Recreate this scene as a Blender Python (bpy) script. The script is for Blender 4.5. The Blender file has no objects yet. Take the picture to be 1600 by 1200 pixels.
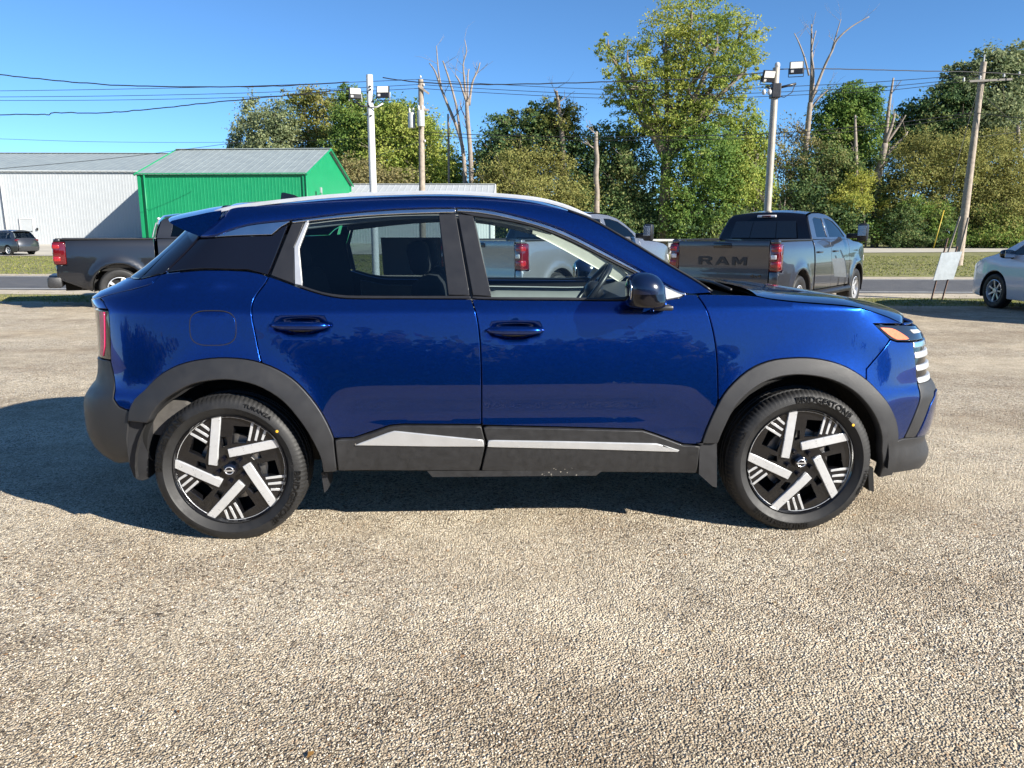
import bpy, bmesh, math, random
import numpy as np
from mathutils import Vector, Matrix
from mathutils.geometry import delaunay_2d_cdt
R = math.radians
scene = bpy.context.scene
COL = scene.collection

# ------------------------------------------------------------------ camera, sky, sun, exposure
EYE = 1.403
PITCH = math.atan(235/1200)                       # looking slightly down
cam_data = bpy.data.cameras.new('camera'); cam = bpy.data.objects.new('camera', cam_data); COL.objects.link(cam)
cam_data.sensor_width = 36; cam_data.lens = 27; cam_data.clip_start = .05; cam_data.clip_end = 3000
cam.location = (0, 0, EYE); cam.rotation_euler = (math.pi/2-PITCH, 0, 0)
scene.camera = cam

TO_SUN = Vector((1.66, -1.12, 1.0)).normalized()
SUN_EL = math.asin(TO_SUN.z); SUN_AZ = math.atan2(TO_SUN.x, TO_SUN.y)
world = bpy.data.worlds.new('World'); scene.world = world; world.use_nodes = True
wn = world.node_tree
sky = wn.nodes.new('ShaderNodeTexSky'); sky.sky_type = 'NISHITA'; sky.sun_disc = False
sky.sun_elevation = SUN_EL; sky.sun_rotation = SUN_AZ; sky.altitude = 0
sky.air_density = .6; sky.dust_density = 0; sky.ozone_density = 8.0
wb = wn.nodes.new('ShaderNodeVectorMath'); wb.operation = 'MULTIPLY'; wb.inputs[1].default_value = (1.06, 1.12, 1.0)   # white balance
wn.links.new(sky.outputs[0], wb.inputs[0]); wn.links.new(wb.outputs[0], wn.nodes['Background'].inputs[0])
wn.nodes['Background'].inputs[1].default_value = .088
sl = bpy.data.lights.new('sun', 'SUN'); sun = bpy.data.objects.new('sun', sl); COL.objects.link(sun)
sl.energy = 5.0; sl.angle = R(.53); sl.color = (1, .94, .84)
sun.rotation_euler = TO_SUN.to_track_quat('Z', 'Y').to_euler(); sun.location = (20, -15, 20)
scene.view_settings.view_transform = 'Standard'; scene.view_settings.look = 'None'
scene.view_settings.exposure = 1.2; scene.view_settings.gamma = 1.0; scene.view_settings.use_curve_mapping = False

# ------------------------------------------------------------------ helpers
SP, CP = math.sin(PITCH), math.cos(PITCH)
def at(u, v, Y):                                  # photo pixel (1600 wide) at ground distance Y -> world point
    a, b = (u-800)/1200, (v-600)/1200
    t = Y/(CP-b*SP)
    return Vector((a*t, Y, EYE-(SP+b*CP)*t))
def px(n, Y): return n*Y/1200                     # n photo pixels at distance Y, in metres

def tag(o, label=None, cat=None, group=None, kind=None):
    if label: o['label'] = label
    if cat: o['category'] = cat
    if group: o['group'] = group
    if kind: o['kind'] = kind
    return o
def empty(name, loc=(0,0,0), rz=0, label=None, cat=None, group=None):
    o = bpy.data.objects.new(name, None); COL.objects.link(o); o.empty_display_size = .2
    o.location = loc; o.rotation_euler = (0, 0, rz)
    return tag(o, label, cat, group)
def mobj(name, vs, fs, m, parent=None, smooth=False, normals=None):
    me = bpy.data.meshes.new(name)
    me.from_pydata([tuple(v) for v in vs], [], fs)
    for k in (m if isinstance(m, (list, tuple)) else [m]): me.materials.append(k)
    if smooth or normals: me.polygons.foreach_set('use_smooth', [True]*len(me.polygons))
    if normals: me.normals_split_custom_set_from_vertices([tuple(n) for n in normals])
    me.update()
    o = bpy.data.objects.new(name, me); COL.objects.link(o)
    if parent: o.parent = parent
    return o
def copy_tree(o, parent=None):
    c = o.copy(); COL.objects.link(c); c.parent = parent
    for ch in list(o.children): copy_tree(ch, c)
    return c

class MB:
    def __init__(s): s.v = []; s.f = []; s.mi = []
    def add(s, vs, fs, mi=0):
        n = len(s.v); s.v += [tuple(v) for v in vs]; s.f += [tuple(i+n for i in f) for f in fs]; s.mi += [mi]*len(fs)
        return s
    def box(s, c, d, rot=None, mi=0, bev=0):
        hx, hy, hz = d[0]/2, d[1]/2, d[2]/2
        if bev <= 0:
            vs = [Vector((x, y, z)) for x in (-hx, hx) for y in (-hy, hy) for z in (-hz, hz)]
            fs = [(0,1,3,2),(4,6,7,5),(0,4,5,1),(2,3,7,6),(0,2,6,4),(1,5,7,3)]
        else:
            bm = bmesh.new(); bmesh.ops.create_cube(bm, size=1)
            for v in bm.verts: v.co = Vector((v.co.x*d[0], v.co.y*d[1], v.co.z*d[2]))
            bmesh.ops.bevel(bm, geom=bm.edges[:], offset=bev, segments=2, profile=.5, affect='EDGES')
            bm.verts.ensure_lookup_table()
            vs = [v.co.copy() for v in bm.verts]; fs = [tuple(v.index for v in f.verts) for f in bm.faces]; bm.free()
        if rot is not None:
            M_ = rot if isinstance(rot, Matrix) else Matrix.Rotation(rot, 3, 'Z')
            vs = [M_ @ v for v in vs]
        c = Vector(c)
        return s.add([v+c for v in vs], fs, mi)
    def tube(s, pts, rad, n=8, caps=True, mi=0):
        pts = [Vector(p) for p in pts]; k = len(pts)
        rad = rad if isinstance(rad, (list, tuple)) else [rad]*k
        vs = []; fs = []; prev = None
        for i, p in enumerate(pts):
            t = (pts[min(i+1, k-1)]-pts[max(i-1, 0)]).normalized()
            if prev is None:
                a = Vector((0, 0, 1)) if abs(t.z) < .9 else Vector((1, 0, 0)); u = t.cross(a).normalized()
            else:
                u = prev-t*prev.dot(t)
                u = u.normalized() if u.length > 1e-6 else t.orthogonal().normalized()
            prev = u; w = t.cross(u)
            for j in range(n):
                a = 2*math.pi*j/n; vs.append(p+(u*math.cos(a)+w*math.sin(a))*rad[i])
        for i in range(k-1):
            for j in range(n):
                a, b = i*n+j, i*n+(j+1) % n; fs.append((a, b, b+n, a+n))
        if caps: fs.append(tuple(range(n))[::-1]); fs.append(tuple((k-1)*n+j for j in range(n)))
        return s.add(vs, fs, mi)
    def lathe(s, prof, axis='Y', n=48, c=(0,0,0), closed=False, mi=0):      # prof: (radius, along)
        vs = []; fs = []; m = len(prof); c = Vector(c)
        for j in range(n):
            a = 2*math.pi*j/n; ca, sa = math.cos(a), math.sin(a)
            for r, y in prof:
                p = (r*ca, y, r*sa) if axis == 'Y' else (r*ca, r*sa, y) if axis == 'Z' else (y, r*ca, r*sa)
                vs.append(c+Vector(p))
        for j in range(n):
            for i in range(m if closed else m-1):
                a, b = j*m+i, j*m+(i+1) % m; a2, b2 = ((j+1) % n)*m+i, ((j+1) % n)*m+(i+1) % m
                fs.append((a, b, b2, a2))
        return s.add(vs, fs, mi)
    def prism(s, poly, y0, y1, mi=0, f=None):     # polygon in (x, z), extruded over y; f maps points
        n = len(poly); g = f or (lambda p: p)
        vs = [g((x, y0, z)) for x, z in poly]+[g((x, y1, z)) for x, z in poly]
        fs = [tuple(range(n)), tuple(range(2*n-1, n-1, -1))]+[(i, i+n, (i+1) % n+n, (i+1) % n) for i in range(n)]
        return s.add(vs, fs, mi)
    def ball(s, c, r, nu=16, nv=10, e=1.0, mi=0, rot=None):
        vs = []; fs = []; c = Vector(c); r = Vector(r)
        sg = lambda v, p: math.copysign(abs(v)**p, v)
        for i in range(nv+1):
            t = -math.pi/2+math.pi*i/nv
            for j in range(nu):
                a = 2*math.pi*j/nu
                p = Vector((r.x*sg(math.cos(t), e)*sg(math.cos(a), e), r.y*sg(math.cos(t), e)*sg(math.sin(a), e), r.z*sg(math.sin(t), e)))
                vs.append(c+(rot @ p if rot else p))
        for i in range(nv):
            for j in range(nu): fs.append((i*nu+j, i*nu+(j+1) % nu, (i+1)*nu+(j+1) % nu, (i+1)*nu+j))
        return s.add(vs, fs, mi)
    def mirror_y(s):
        s.v = [(x, -y, z) for x, y, z in s.v]; s.f = [f[::-1] for f in s.f]; return s
    def copy(s):
        b = MB(); b.v = list(s.v); b.f = list(s.f); b.mi = list(s.mi); return b
    def build(s, name, m, parent=None, smooth=False, angle=None):
        o = mobj(name, s.v, s.f, m, parent, smooth)
        if isinstance(m, (list, tuple)): o.data.polygons.foreach_set('material_index', s.mi)
        bm = bmesh.new(); bm.from_mesh(o.data); bmesh.ops.recalc_face_normals(bm, faces=bm.faces[:]); bm.to_mesh(o.data); bm.free()
        if smooth and angle is not None: o.data.set_sharp_from_angle(angle=R(angle))
        return o

def cr(P_, n=4):                                  # Catmull-Rom through the points
    out = []; k = len(P_)
    for i in range(k-1):
        p0, p1, p2, p3 = P_[max(i-1, 0)], P_[i], P_[i+1], P_[min(i+2, k-1)]
        for j in range(n):
            t = j/n
            out.append(tuple(.5*((2*p1[d])+(-p0[d]+p2[d])*t+(2*p0[d]-5*p1[d]+4*p2[d]-p3[d])*t*t+(-p0[d]+3*p1[d]-3*p2[d]+p3[d])*t**3) for d in range(len(p1))))
    return out+[tuple(P_[-1])]

def area2(p): return sum(a[0]*b[1]-b[0]*a[1] for a, b in zip(p, p[1:]+p[:1]))/2
def inside(p, poly):
    x, y = p; c = False; j = len(poly)-1
    for i in range(len(poly)):
        xi, yi = poly[i]; xj, yj = poly[j]
        if (yi > y) != (yj > y) and x < (xj-xi)*(y-yi)/(yj-yi)+xi: c = not c
        j = i
    return c
def dedupe(p):
    o = []
    for q in p:
        if not o or math.hypot(q[0]-o[-1][0], q[1]-o[-1][1]) > 1e-4: o.append(tuple(q))
    if math.hypot(o[0][0]-o[-1][0], o[0][1]-o[-1][1]) < 1e-4: o.pop()
    return o
def patch(outline, surf, step=.04, holes=(), off=0., gap=.005, bev=.003, depth=.014):
    """A panel cut along 2-D outlines out of a curved surface: rounded edge and a folded flange. Returns verts, faces, normals."""
    loops = [dedupe(list(outline))]+[dedupe(list(h)) for h in holes]
    if area2(loops[0]) < 0: loops[0].reverse()
    for i in range(1, len(loops)):
        if area2(loops[i]) > 0: loops[i].reverse()
    pts = []; edges = []; rl = []
    for lp in loops:
        st = len(pts); q = []
        for a, b in zip(lp, lp[1:]+lp[:1]):
            d = math.hypot(b[0]-a[0], b[1]-a[1]); n = max(1, int(math.ceil(d/step)))
            q += [(a[0]+(b[0]-a[0])*j/n, a[1]+(b[1]-a[1])*j/n) for j in range(n)]
        # inset by half the gap plus the bevel
        k = len(q); ins = gap/2+bev; r_ = []
        for i in range(k):
            a, b, c = q[i-1], q[i], q[(i+1) % k]
            e1 = (b[0]-a[0], b[1]-a[1]); e2 = (c[0]-b[0], c[1]-b[1])
            l1 = math.hypot(*e1) or 1; l2 = math.hypot(*e2) or 1
            n1 = (-e1[1]/l1, e1[0]/l1); n2 = (-e2[1]/l2, e2[0]/l2)
            m = (n1[0]+n2[0], n1[1]+n2[1]); ml = math.hypot(*m) or 1; m = (m[0]/ml, m[1]/ml)
            co = max(.45, m[0]*n1[0]+m[1]*n1[1])
            r_.append((b[0]+m[0]*ins/co, b[1]+m[1]*ins/co))
        rl.append(r_); pts += r_; k = len(r_)
        edges += [(st+i, st+(i+1) % k) for i in range(k)]
    x0, x1 = min(p[0] for p in rl[0]), max(p[0] for p in rl[0]); z0, z1 = min(p[1] for p in rl[0]), max(p[1] for p in rl[0])
    B = np.array([p for l in rl for p in l])
    nx, nz = int((x1-x0)/step), int((z1-z0)/step)
    for i in range(1, nx+1):
        for j in range(1, nz+1):
            p = (x0+(i-.5*(j % 2))*step, z0+j*step)
            if inside(p, rl[0]) and not any(inside(p, h) for h in rl[1:]) and np.min((B[:,0]-p[0])**2+(B[:,1]-p[1])**2) > (.45*step)**2: pts.append(p)
    V, E_, F_, *_r = delaunay_2d_cdt([Vector(p) for p in pts], edges, [], 0, 1e-6)
    tri = []
    for f in F_:
        c = (sum(V[i].x for i in f)/3, sum(V[i].y for i in f)/3)
        if inside(c, rl[0]) and not any(inside(c, h) for h in rl[1:]):
            a, b, d = (V[i] for i in f)
            ar = (b.x-a.x)*(d.y-a.y)-(b.y-a.y)*(d.x-a.x)
            if abs(ar) > 1e-9: tri.append(tuple(f) if ar > 0 else tuple(f[::-1]))
    vs = []; ns = []
    e = .0015
    for v in V:
        p = Vector(surf(v.x, v.y))
        n = (Vector(surf(v.x+e, v.y))-Vector(surf(v.x-e, v.y))).cross(Vector(surf(v.x, v.y+e))-Vector(surf(v.x, v.y-e)))
        n = n.normalized() if n.length > 1e-12 else Vector((0, -1, 0))
        vs.append(p+n*off); ns.append(n)
    fs = list(tri)
    use = {}
    for t in tri:
        for a, b in ((t[0], t[1]), (t[1], t[2]), (t[2], t[0])): use[(a, b)] = 1
    bd = [(a, b) for a, b in use if (b, a) not in use]
    out = {}
    for a, b in bd:
        d = (V[b]-V[a]); nn = Vector((d.y, -d.x)); nn = nn.normalized() if nn.length > 0 else nn
        for i in (a, b): out[i] = out.get(i, Vector((0, 0)))+nn
    idx = {}
    for i, o in out.items():
        o = o.normalized() if o.length > 0 else Vector((1, 0))
        q = Vector(surf(V[i].x+o.x*.004, V[i].y+o.y*.004)); dr = (q-Vector(surf(V[i].x, V[i].y)))
        dr = dr.normalized() if dr.length > 0 else Vector((1, 0, 0))
        n = ns[i]; p = vs[i]; a = len(vs)
        vs += [p+dr*bev-n*bev, p+dr*bev-n*depth]; ns += [(n*.4+dr).normalized(), dr]; idx[i] = a
    for a, b in bd:
        A, B_ = idx[a], idx[b]
        fs += [(b, a, A, B_), (B_, A, A+1, B_+1)]
    return vs, fs, ns
def panel(name, outline, m, parent, surf, sides=(-1, 1), **kw):
    vs, fs, ns = patch(outline, surf, **kw); res = []
    for sd in sides:
        if sd < 0: v2, f2, n2 = vs, fs, ns
        else:
            v2 = [(v.x, -v.y, v.z) for v in vs]; f2 = [f[::-1] for f in fs]; n2 = [(n.x, -n.y, n.z) for n in ns]
        pr = parent[sd] if isinstance(parent, dict) else parent
        res.append(mobj(name, v2, f2, m, pr, normals=n2))
    return dict(zip(sides, res))
def pts_mesh(name, curve_text, size, m, parent=None, depth=.003, bend=None, align='CENTER', sx=1.0, bold=.012):
    """flat lettering as a mesh in the local xz plane (reading along +x); bend maps (x, z) to a 3-D point and normal"""
    cu = bpy.data.curves.new('lettering', 'FONT'); cu.body = curve_text; cu.size = size; cu.align_x = align; cu.align_y = 'CENTER'
    cu.resolution_u = 3; cu.extrude = 0; cu.offset = bold*size
    ob = bpy.data.objects.new('lettering', cu); COL.objects.link(ob)
    dg = bpy.context.evaluated_depsgraph_get(); me = ob.evaluated_get(dg).to_mesh()
    v0 = [(v.co.x*sx, v.co.y) for v in me.vertices]; f0 = [tuple(p.vertices) for p in me.polygons]
    ob.evaluated_get(dg).to_mesh_clear(); bpy.data.objects.remove(ob); bpy.data.curves.remove(cu)
    n = len(v0); vs = []
    for h in (depth, 0):
        for x, z in v0:
            p, nn = bend(x, z); vs.append(Vector(p)+Vector(nn)*h)
    use = {}
    for f in f0:
        for a, b in zip(f, f[1:]+f[:1]): use[(a, b)] = 1
    fs = list(f0)+[(a, a+n, b+n, b) for a, b in use if (b, a) not in use]
    b = MB(); b.add(vs, fs)
    return b.build(name, m, parent)

# ------------------------------------------------------------------ materials
def mat(name, col, rough=.5, metal=0., coat=0., spec=.5, var=0., vs=8., bump=0., bs=60., emit=None, detail=6.):
    m = bpy.data.materials.new(name); m.use_nodes = True; nt = m.node_tree; b = nt.nodes['Principled BSDF']
    b.inputs['Base Color'].default_value = (*col, 1); b.inputs['Roughness'].default_value = rough; b.inputs['Metallic'].default_value = metal
    b.inputs['Coat Weight'].default_value = coat; b.inputs['Coat Roughness'].default_value = .03; b.inputs['Specular IOR Level'].default_value = spec
    tc = nt.nodes.new('ShaderNodeTexCoord')
    if var:
        no = nt.nodes.new('ShaderNodeTexNoise'); no.inputs['Scale'].default_value = vs; no.inputs['Detail'].default_value = detail
        no.inputs['Roughness'].default_value = .65
        nt.links.new(tc.outputs['Object'], no.inputs['Vector'])
        mr = nt.nodes.new('ShaderNodeMapRange'); mr.inputs[1].default_value = .3; mr.inputs[2].default_value = .7
        mr.inputs[3].default_value = 1-var; mr.inputs[4].default_value = 1+var
        nt.links.new(no.outputs['Fac'], mr.inputs[0])
        vm = nt.nodes.new('ShaderNodeVectorMath'); vm.operation = 'SCALE'; vm.inputs[0].default_value = col
        nt.links.new(mr.outputs[0], vm.inputs['Scale']); nt.links.new(vm.outputs[0], b.inputs['Base Color'])
        r2 = nt.nodes.new('ShaderNodeMapRange'); r2.inputs[1].default_value = .3; r2.inputs[2].default_value = .7
        r2.inputs[3].default_value = max(.02, rough*.85); r2.inputs[4].default_value = min(1, rough*1.15)
        nt.links.new(no.outputs['Fac'], r2.inputs[0]); nt.links.new(r2.outputs[0], b.inputs['Roughness'])
    if bump:
        n2 = nt.nodes.new('ShaderNodeTexNoise'); n2.inputs['Scale'].default_value = bs; n2.inputs['Detail'].default_value = 3
        nt.links.new(tc.outputs['Object'], n2.inputs['Vector'])
        bp = nt.nodes.new('ShaderNodeBump'); bp.inputs['Strength'].default_value = bump; bp.inputs['Distance'].default_value = .02
        nt.links.new(n2.outputs['Fac'], bp.inputs['Height']); nt.links.new(bp.outputs[0], b.inputs['Normal'])
    if emit:
        b.inputs['Emission Color'].default_value = (*emit[0], 1); b.inputs['Emission Strength'].default_value = emit[1]
    return m
def paint(name, col, metal=.55, rough=.38, flake=.25):
    """metallic car paint: flecked base under a clear coat, with a trace of dust"""
    m = mat(name, col, rough, metal, coat=1.0); nt = m.node_tree; b = nt.nodes['Principled BSDF']
    b.inputs['Coat Roughness'].default_value = .015; b.inputs['Coat IOR'].default_value = 1.55
    tc = nt.nodes['Texture Coordinate']
    vo = nt.nodes.new('ShaderNodeTexVoronoi'); vo.inputs['Scale'].default_value = 420
    nt.links.new(tc.outputs['Object'], vo.inputs['Vector'])
    mr = nt.nodes.new('ShaderNodeMapRange'); mr.inputs[3].default_value = 1-flake; mr.inputs[4].default_value = 1+flake*1.6
    sx = nt.nodes.new('ShaderNodeSeparateXYZ'); nt.links.new(vo.outputs['Color'], sx.inputs[0]); nt.links.new(sx.outputs[0], mr.inputs[0])
    vm = nt.nodes.new('ShaderNodeVectorMath'); vm.operation = 'SCALE'; vm.inputs[0].default_value = col
    nt.links.new(mr.outputs[0], vm.inputs['Scale']); nt.links.new(vm.outputs[0], b.inputs['Base Color'])
    no = nt.nodes.new('ShaderNodeTexNoise'); no.inputs['Scale'].default_value = 3; no.inputs['Detail'].default_value = 8
    nt.links.new(tc.outputs['Object'], no.inputs['Vector'])
    r2 = nt.nodes.new('ShaderNodeMapRange'); r2.inputs[1].default_value = .4; r2.inputs[2].default_value = .75; r2.inputs[3].default_value = .004; r2.inputs[4].default_value = .022
    nt.links.new(no.outputs['Fac'], r2.inputs[0]); nt.links.new(r2.outputs[0], b.inputs['Coat Roughness'])
    return m
def glass(name, tint, ior=1.5, rough=0.0):
    m = bpy.data.materials.new(name); m.use_nodes = True; nt = m.node_tree
    nt.nodes.remove(nt.nodes['Principled BSDF']); out = nt.nodes['Material Output']
    t = nt.nodes.new('ShaderNodeBsdfTransparent'); t.inputs[0].default_value = (*tint, 1)
    g = nt.nodes.new('ShaderNodeBsdfGlossy'); g.inputs['Roughness'].default_value = rough; g.inputs[0].default_value = (1, 1, 1, 1)
    f = nt.nodes.new('ShaderNodeFresnel'); ge = nt.nodes.new('ShaderNodeNewGeometry'); mr = nt.nodes.new('ShaderNodeMapRange')
    mr.inputs[3].default_value = ior; mr.inputs[4].default_value = 1/ior; nt.links.new(ge.outputs['Backfacing'], mr.inputs[0]); nt.links.new(mr.outputs[0], f.inputs[0])
    mx = nt.nodes.new('ShaderNodeMixShader'); nt.links.new(f.outputs[0], mx.inputs[0]); nt.links.new(t.outputs[0], mx.inputs[1]); nt.links.new(g.outputs[0], mx.inputs[2])
    nt.links.new(mx.outputs[0], out.inputs[0])
    return m

M = {}
M['blue'] = paint('blue_paint', (.0003, .028, .180), metal=.90, rough=.25)
M['gunmetal'] = paint('gunmetal_paint', (.062, .061, .068), metal=.7, rough=.3)
M['silverpaint'] = paint('silver_paint', (.22, .23, .25), metal=.7, rough=.33)
M['blackpaint'] = paint('black_paint', (.006, .007, .010), metal=.3, rough=.3)
M['whitepaint'] = paint('white_paint', (.60, .62, .66), metal=0, rough=.4, flake=.03)
M['greypaint'] = paint('grey_paint', (.05, .053, .06), metal=.6, rough=.35)
M['clad'] = mat('textured_grey_plastic', (.020, .0205, .0225), .48, var=.12, vs=14, bump=.12, bs=900)
M['clad2'] = mat('lower_grey_plastic', (.0165, .0165, .0175), .50, var=.25, vs=30, bump=.12, bs=900)
def specks(m):                                     # dried mud spots
    nt = m.node_tree; b = nt.nodes['Principled BSDF']; src = b.inputs['Base Color'].links[0].from_socket; tc = nt.nodes['Texture Coordinate']
    a = nt.nodes.new('ShaderNodeTexVoronoi'); a.inputs['Scale'].default_value = 95; c = nt.nodes.new('ShaderNodeTexNoise'); c.inputs['Scale'].default_value = 3.2
    for n_ in (a, c): nt.links.new(tc.outputs['Object'], n_.inputs['Vector'])
    f = nt.nodes.new('ShaderNodeMapRange'); f.inputs[1].default_value = .52; f.inputs[2].default_value = .72; nt.links.new(c.outputs['Fac'], f.inputs[0])
    sx = nt.nodes.new('ShaderNodeSeparateXYZ'); nt.links.new(a.outputs['Color'], sx.inputs[0])
    t = nt.nodes.new('ShaderNodeMath'); t.operation = 'MULTIPLY'; nt.links.new(f.outputs[0], t.inputs[0]); nt.links.new(sx.outputs[0], t.inputs[1])
    g = nt.nodes.new('ShaderNodeMath'); g.operation = 'GREATER_THAN'; g.inputs[1].default_value = .58; nt.links.new(t.outputs[0], g.inputs[0])
    d = nt.nodes.new('ShaderNodeMath'); d.operation = 'LESS_THAN'; d.inputs[1].default_value = .32; nt.links.new(a.outputs['Distance'], d.inputs[0])
    k = nt.nodes.new('ShaderNodeMath'); k.operation = 'MULTIPLY'; nt.links.new(g.outputs[0], k.inputs[0]); nt.links.new(d.outputs[0], k.inputs[1])
    mx = nt.nodes.new('ShaderNodeMix'); mx.data_type = 'RGBA'; mx.inputs[7].default_value = (.22, .20, .17, 1); nt.links.new(k.outputs[0], mx.inputs[0]); nt.links.new(src, mx.inputs[6]); nt.links.new(mx.outputs[2], b.inputs['Base Color'])
specks(M['clad2'])
M['pillar'] = mat('satin_black_plastic', (.015, .0155, .018), .38, var=.1, vs=9)
M['gloss'] = mat('gloss_black', (.004, .004, .007), .12, coat=.5)
M['rubber'] = mat('tyre_rubber', (.0105, .0105, .011), .6, var=.35, vs=14, bump=.1, bs=300)
M['letter'] = mat('tyre_lettering', (.005, .005, .005), .35)
M['rimblack'] = mat('gloss_black_alloy', (.006, .006, .007), .14, coat=.6, var=.3, vs=30)
M['machined'] = mat('machined_alloy', (.62, .63, .64), .30, metal=.5, var=.06, vs=40)
M['chrome'] = mat('satin_chrome', (.74, .77, .80), .2, metal=1, var=.04, vs=12)
M['silvertrim'] = mat('silver_trim', (.58, .59, .60), .36, metal=.6, var=.04, vs=12)
M['dark'] = mat('underbody_black', (.006, .006, .006), .9)
M['liner'] = mat('wheel_liner', (.012, .012, .013), .85, var=.5, vs=18, bump=.3, bs=60)
M['dustliner'] = mat('dusty_liner', (.075, .07, .065), .9, var=.3, vs=20)
M['steel'] = mat('brake_steel', (.33, .32, .31), .38, metal=.9, var=.2, vs=20)
M['glassF'] = glass('light_green_glass', (.84, .93, .92))
M['glassR'] = glass('privacy_glass', (.40, .47, .50))
M['glassW'] = glass('windscreen_glass', (.86, .93, .92))
M['glassD'] = glass('dark_glass', (.05, .055, .06))
M['lens_red'] = mat('red_lens', (.085, .003, .006), .12, coat=1, var=.25, vs=60)
M['lens_pink'] = mat('red_light_bar', (.55, .03, .12), .2, coat=1)
M['lens_seg'] = mat('red_lamp_segment', (.26, .009, .012), .2, coat=1, var=.3, vs=40)
M['rail'] = mat('silver_roof_rail', (.74, .76, .78), .34, metal=.6, var=.04)
M['navy'] = mat('navy_mirror_cap', (.003, .008, .030), .22, coat=.6)
M['amber'] = mat('amber_reflector', (.75, .16, .045), .25, coat=1, var=.15, vs=80)
M['lens_dark'] = mat('smoked_lens', (.012, .014, .017), .06, coat=1)
M['lens_white'] = mat('clear_lens', (.7, .7, .72), .15, coat=1)
M['seat'] = mat('charcoal_seat_cloth', (.030, .031, .036), .9, var=.2, vs=60, bump=.2, bs=400)
M['trimgrey'] = mat('grey_cabin_plastic', (.085, .09, .095), .6, var=.08, vs=15)
M['headliner'] = mat('pale_headliner', (.38, .39, .38), .9, var=.06, vs=20)
M['doorcard'] = mat('pale_door_card', (.30, .32, .32), .7, var=.06, vs=15)
M['cream'] = mat('pale_pillar_trim', (.62, .60, .52), .8, var=.05, vs=20)
M['paper'] = mat('window_paper', (.35, .36, .38), .8)
M['yellow'] = mat('yellow_paint_dot', (.75, .42, .03), .5)
M['logo'] = mat('brushed_logo', (.8, .8, .8), .3, metal=.8)

# ================================================================== the blue SUV
def lerp_tab(T, x):
    if x <= T[0][0]: return T[0][1]
    for (a, fa), (b, fb) in zip(T, T[1:]):
        if x <= b: return fa+(fb-fa)*(x-a)/(b-a)
    return T[-1][1]
def pchip(T):
    xs = [t[0] for t in T]; ys = [t[1] for t in T]; n = len(xs)
    h = [xs[i+1]-xs[i] for i in range(n-1)]; d = [(ys[i+1]-ys[i])/h[i] for i in range(n-1)]
    m = [d[0]]+[0 if d[i-1]*d[i] <= 0 else 2*d[i-1]*d[i]/(d[i-1]+d[i]) for i in range(1, n-1)]+[d[-1]]
    def f(x):
        if x <= xs[0]: return ys[0]+m[0]*(x-xs[0])
        if x >= xs[-1]: return ys[-1]+m[-1]*(x-xs[-1])
        i = 0
        while x > xs[i+1]: i += 1
        t = (x-xs[i])/h[i]
        return ys[i]*(2*t**3-3*t*t+1)+h[i]*m[i]*(t**3-2*t*t+t)+ys[i+1]*(-2*t**3+3*t*t)+h[i]*m[i+1]*(t**3-t*t)
    return f
def sm(a, b, x):
    t = min(1, max(0, (x-a)/(b-a))); return t*t*(3-2*t)
def width_table(SL, wmax):                        # half width over height, integrated from its slope
    T = []; z = .05; w = 0
    while z < 2.2: T.append((z, w)); w -= lerp_tab(SL, z+.0025)*.005; z += .005
    ref = max(v for _, v in T); T = [b-ref+wmax for a, b in T]
    def f(z):
        i = (z-.05)/.005; k = int(max(0, min(len(T)-2, math.floor(i)))); t = i-k
        return T[k]*(1-t)+T[k+1]*t
    return f
SUV_SL = [(.10,-.50),(.25,-.30),(.36,-.13),(.54,-.02),(.68,.085),(.80,.115),(.91,.135),(1.0,.158),(1.05,.175),(1.057,.22),(1.067,.64),(1.12,.62),(1.17,.46),(1.24,.39),(1.32,.37),(1.42,.40),(1.52,.48),(1.65,.70)]
wz = width_table(SUV_SL, .898)
PLAN = [(-2.19,0),(-2.185,.25),(-2.165,.50),(-2.12,.70),(-2.06,.81),(-1.97,.885),(-1.85,.935),(-1.68,.972),(-1.5,.99),(-1.3,.998),(-1.0,1.0),(0,1.0),(1.0,1.0),(1.3,.998),(1.5,.99),(1.68,.968),(1.84,.925),(1.97,.865),(2.07,.77),(2.13,.65),(2.17,.45),(2.19,.22),(2.195,0)]
_ps = [0]
for _a, _b in zip(PLAN, PLAN[1:]): _ps.append(_ps[-1]+math.hypot(_b[0]-_a[0], .9*(_b[1]-_a[1])))
_ps = [s-_ps[11] for s in _ps]
_fx = pchip([(s, p[0]) for s, p in zip(_ps, PLAN)]); _fy = pchip([(s, p[1]) for s, p in zip(_ps, PLAN)])
S0, S1 = _ps[0], _ps[-1]
_shr = pchip([(.15,.33),(.24,.29),(.30,.215),(.37,.10),(.42,.065),(.50,.045),(.60,.045),(.66,.06),(.72,.11),(.78,.125),(.80,.126),(.90,.126),(1.05,.12),(1.10,.105),(1.12,.115),(1.16,.20),(1.20,.27),(1.30,.40),(1.45,.56),(1.55,.66)])
_shf = pchip([(.15,-.14),(.22,-.05),(.27,-.01),(.31,-.005),(.35,-.02),(.40,-.04),(.46,-.02),(.54,-.01),(.62,-.005),(.66,-.02),(.70,-.045),(.80,-.062),(.90,-.085),(.96,-.13),(1.0,-.18),(1.1,-.30),(1.3,-.6)])
def SUV(s, z):                                    # point of the right-hand body side (x forward, z up, right side y < 0)
    x = _fx(s); y = wz(z)*_fy(s)
    x += _shr(z)*sm(-1.15, -2.15, s) if s < 0 else _shf(z)*sm(1.45, 2.2, s)
    if z < 1.06:
        for cx, a in ((-1.3285, .020), (1.3285, .016)):
            r = math.hypot(s-cx, z-.33)
            y += a*math.exp(-((r-.42)/.11)**2)*sm(.2, .4, z)*(1-sm(.9, 1.06, z))
    return (x, -max(y, 0) if abs(s-S0) > .001 and abs(s-S1) > .001 else 0, z)
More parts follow.
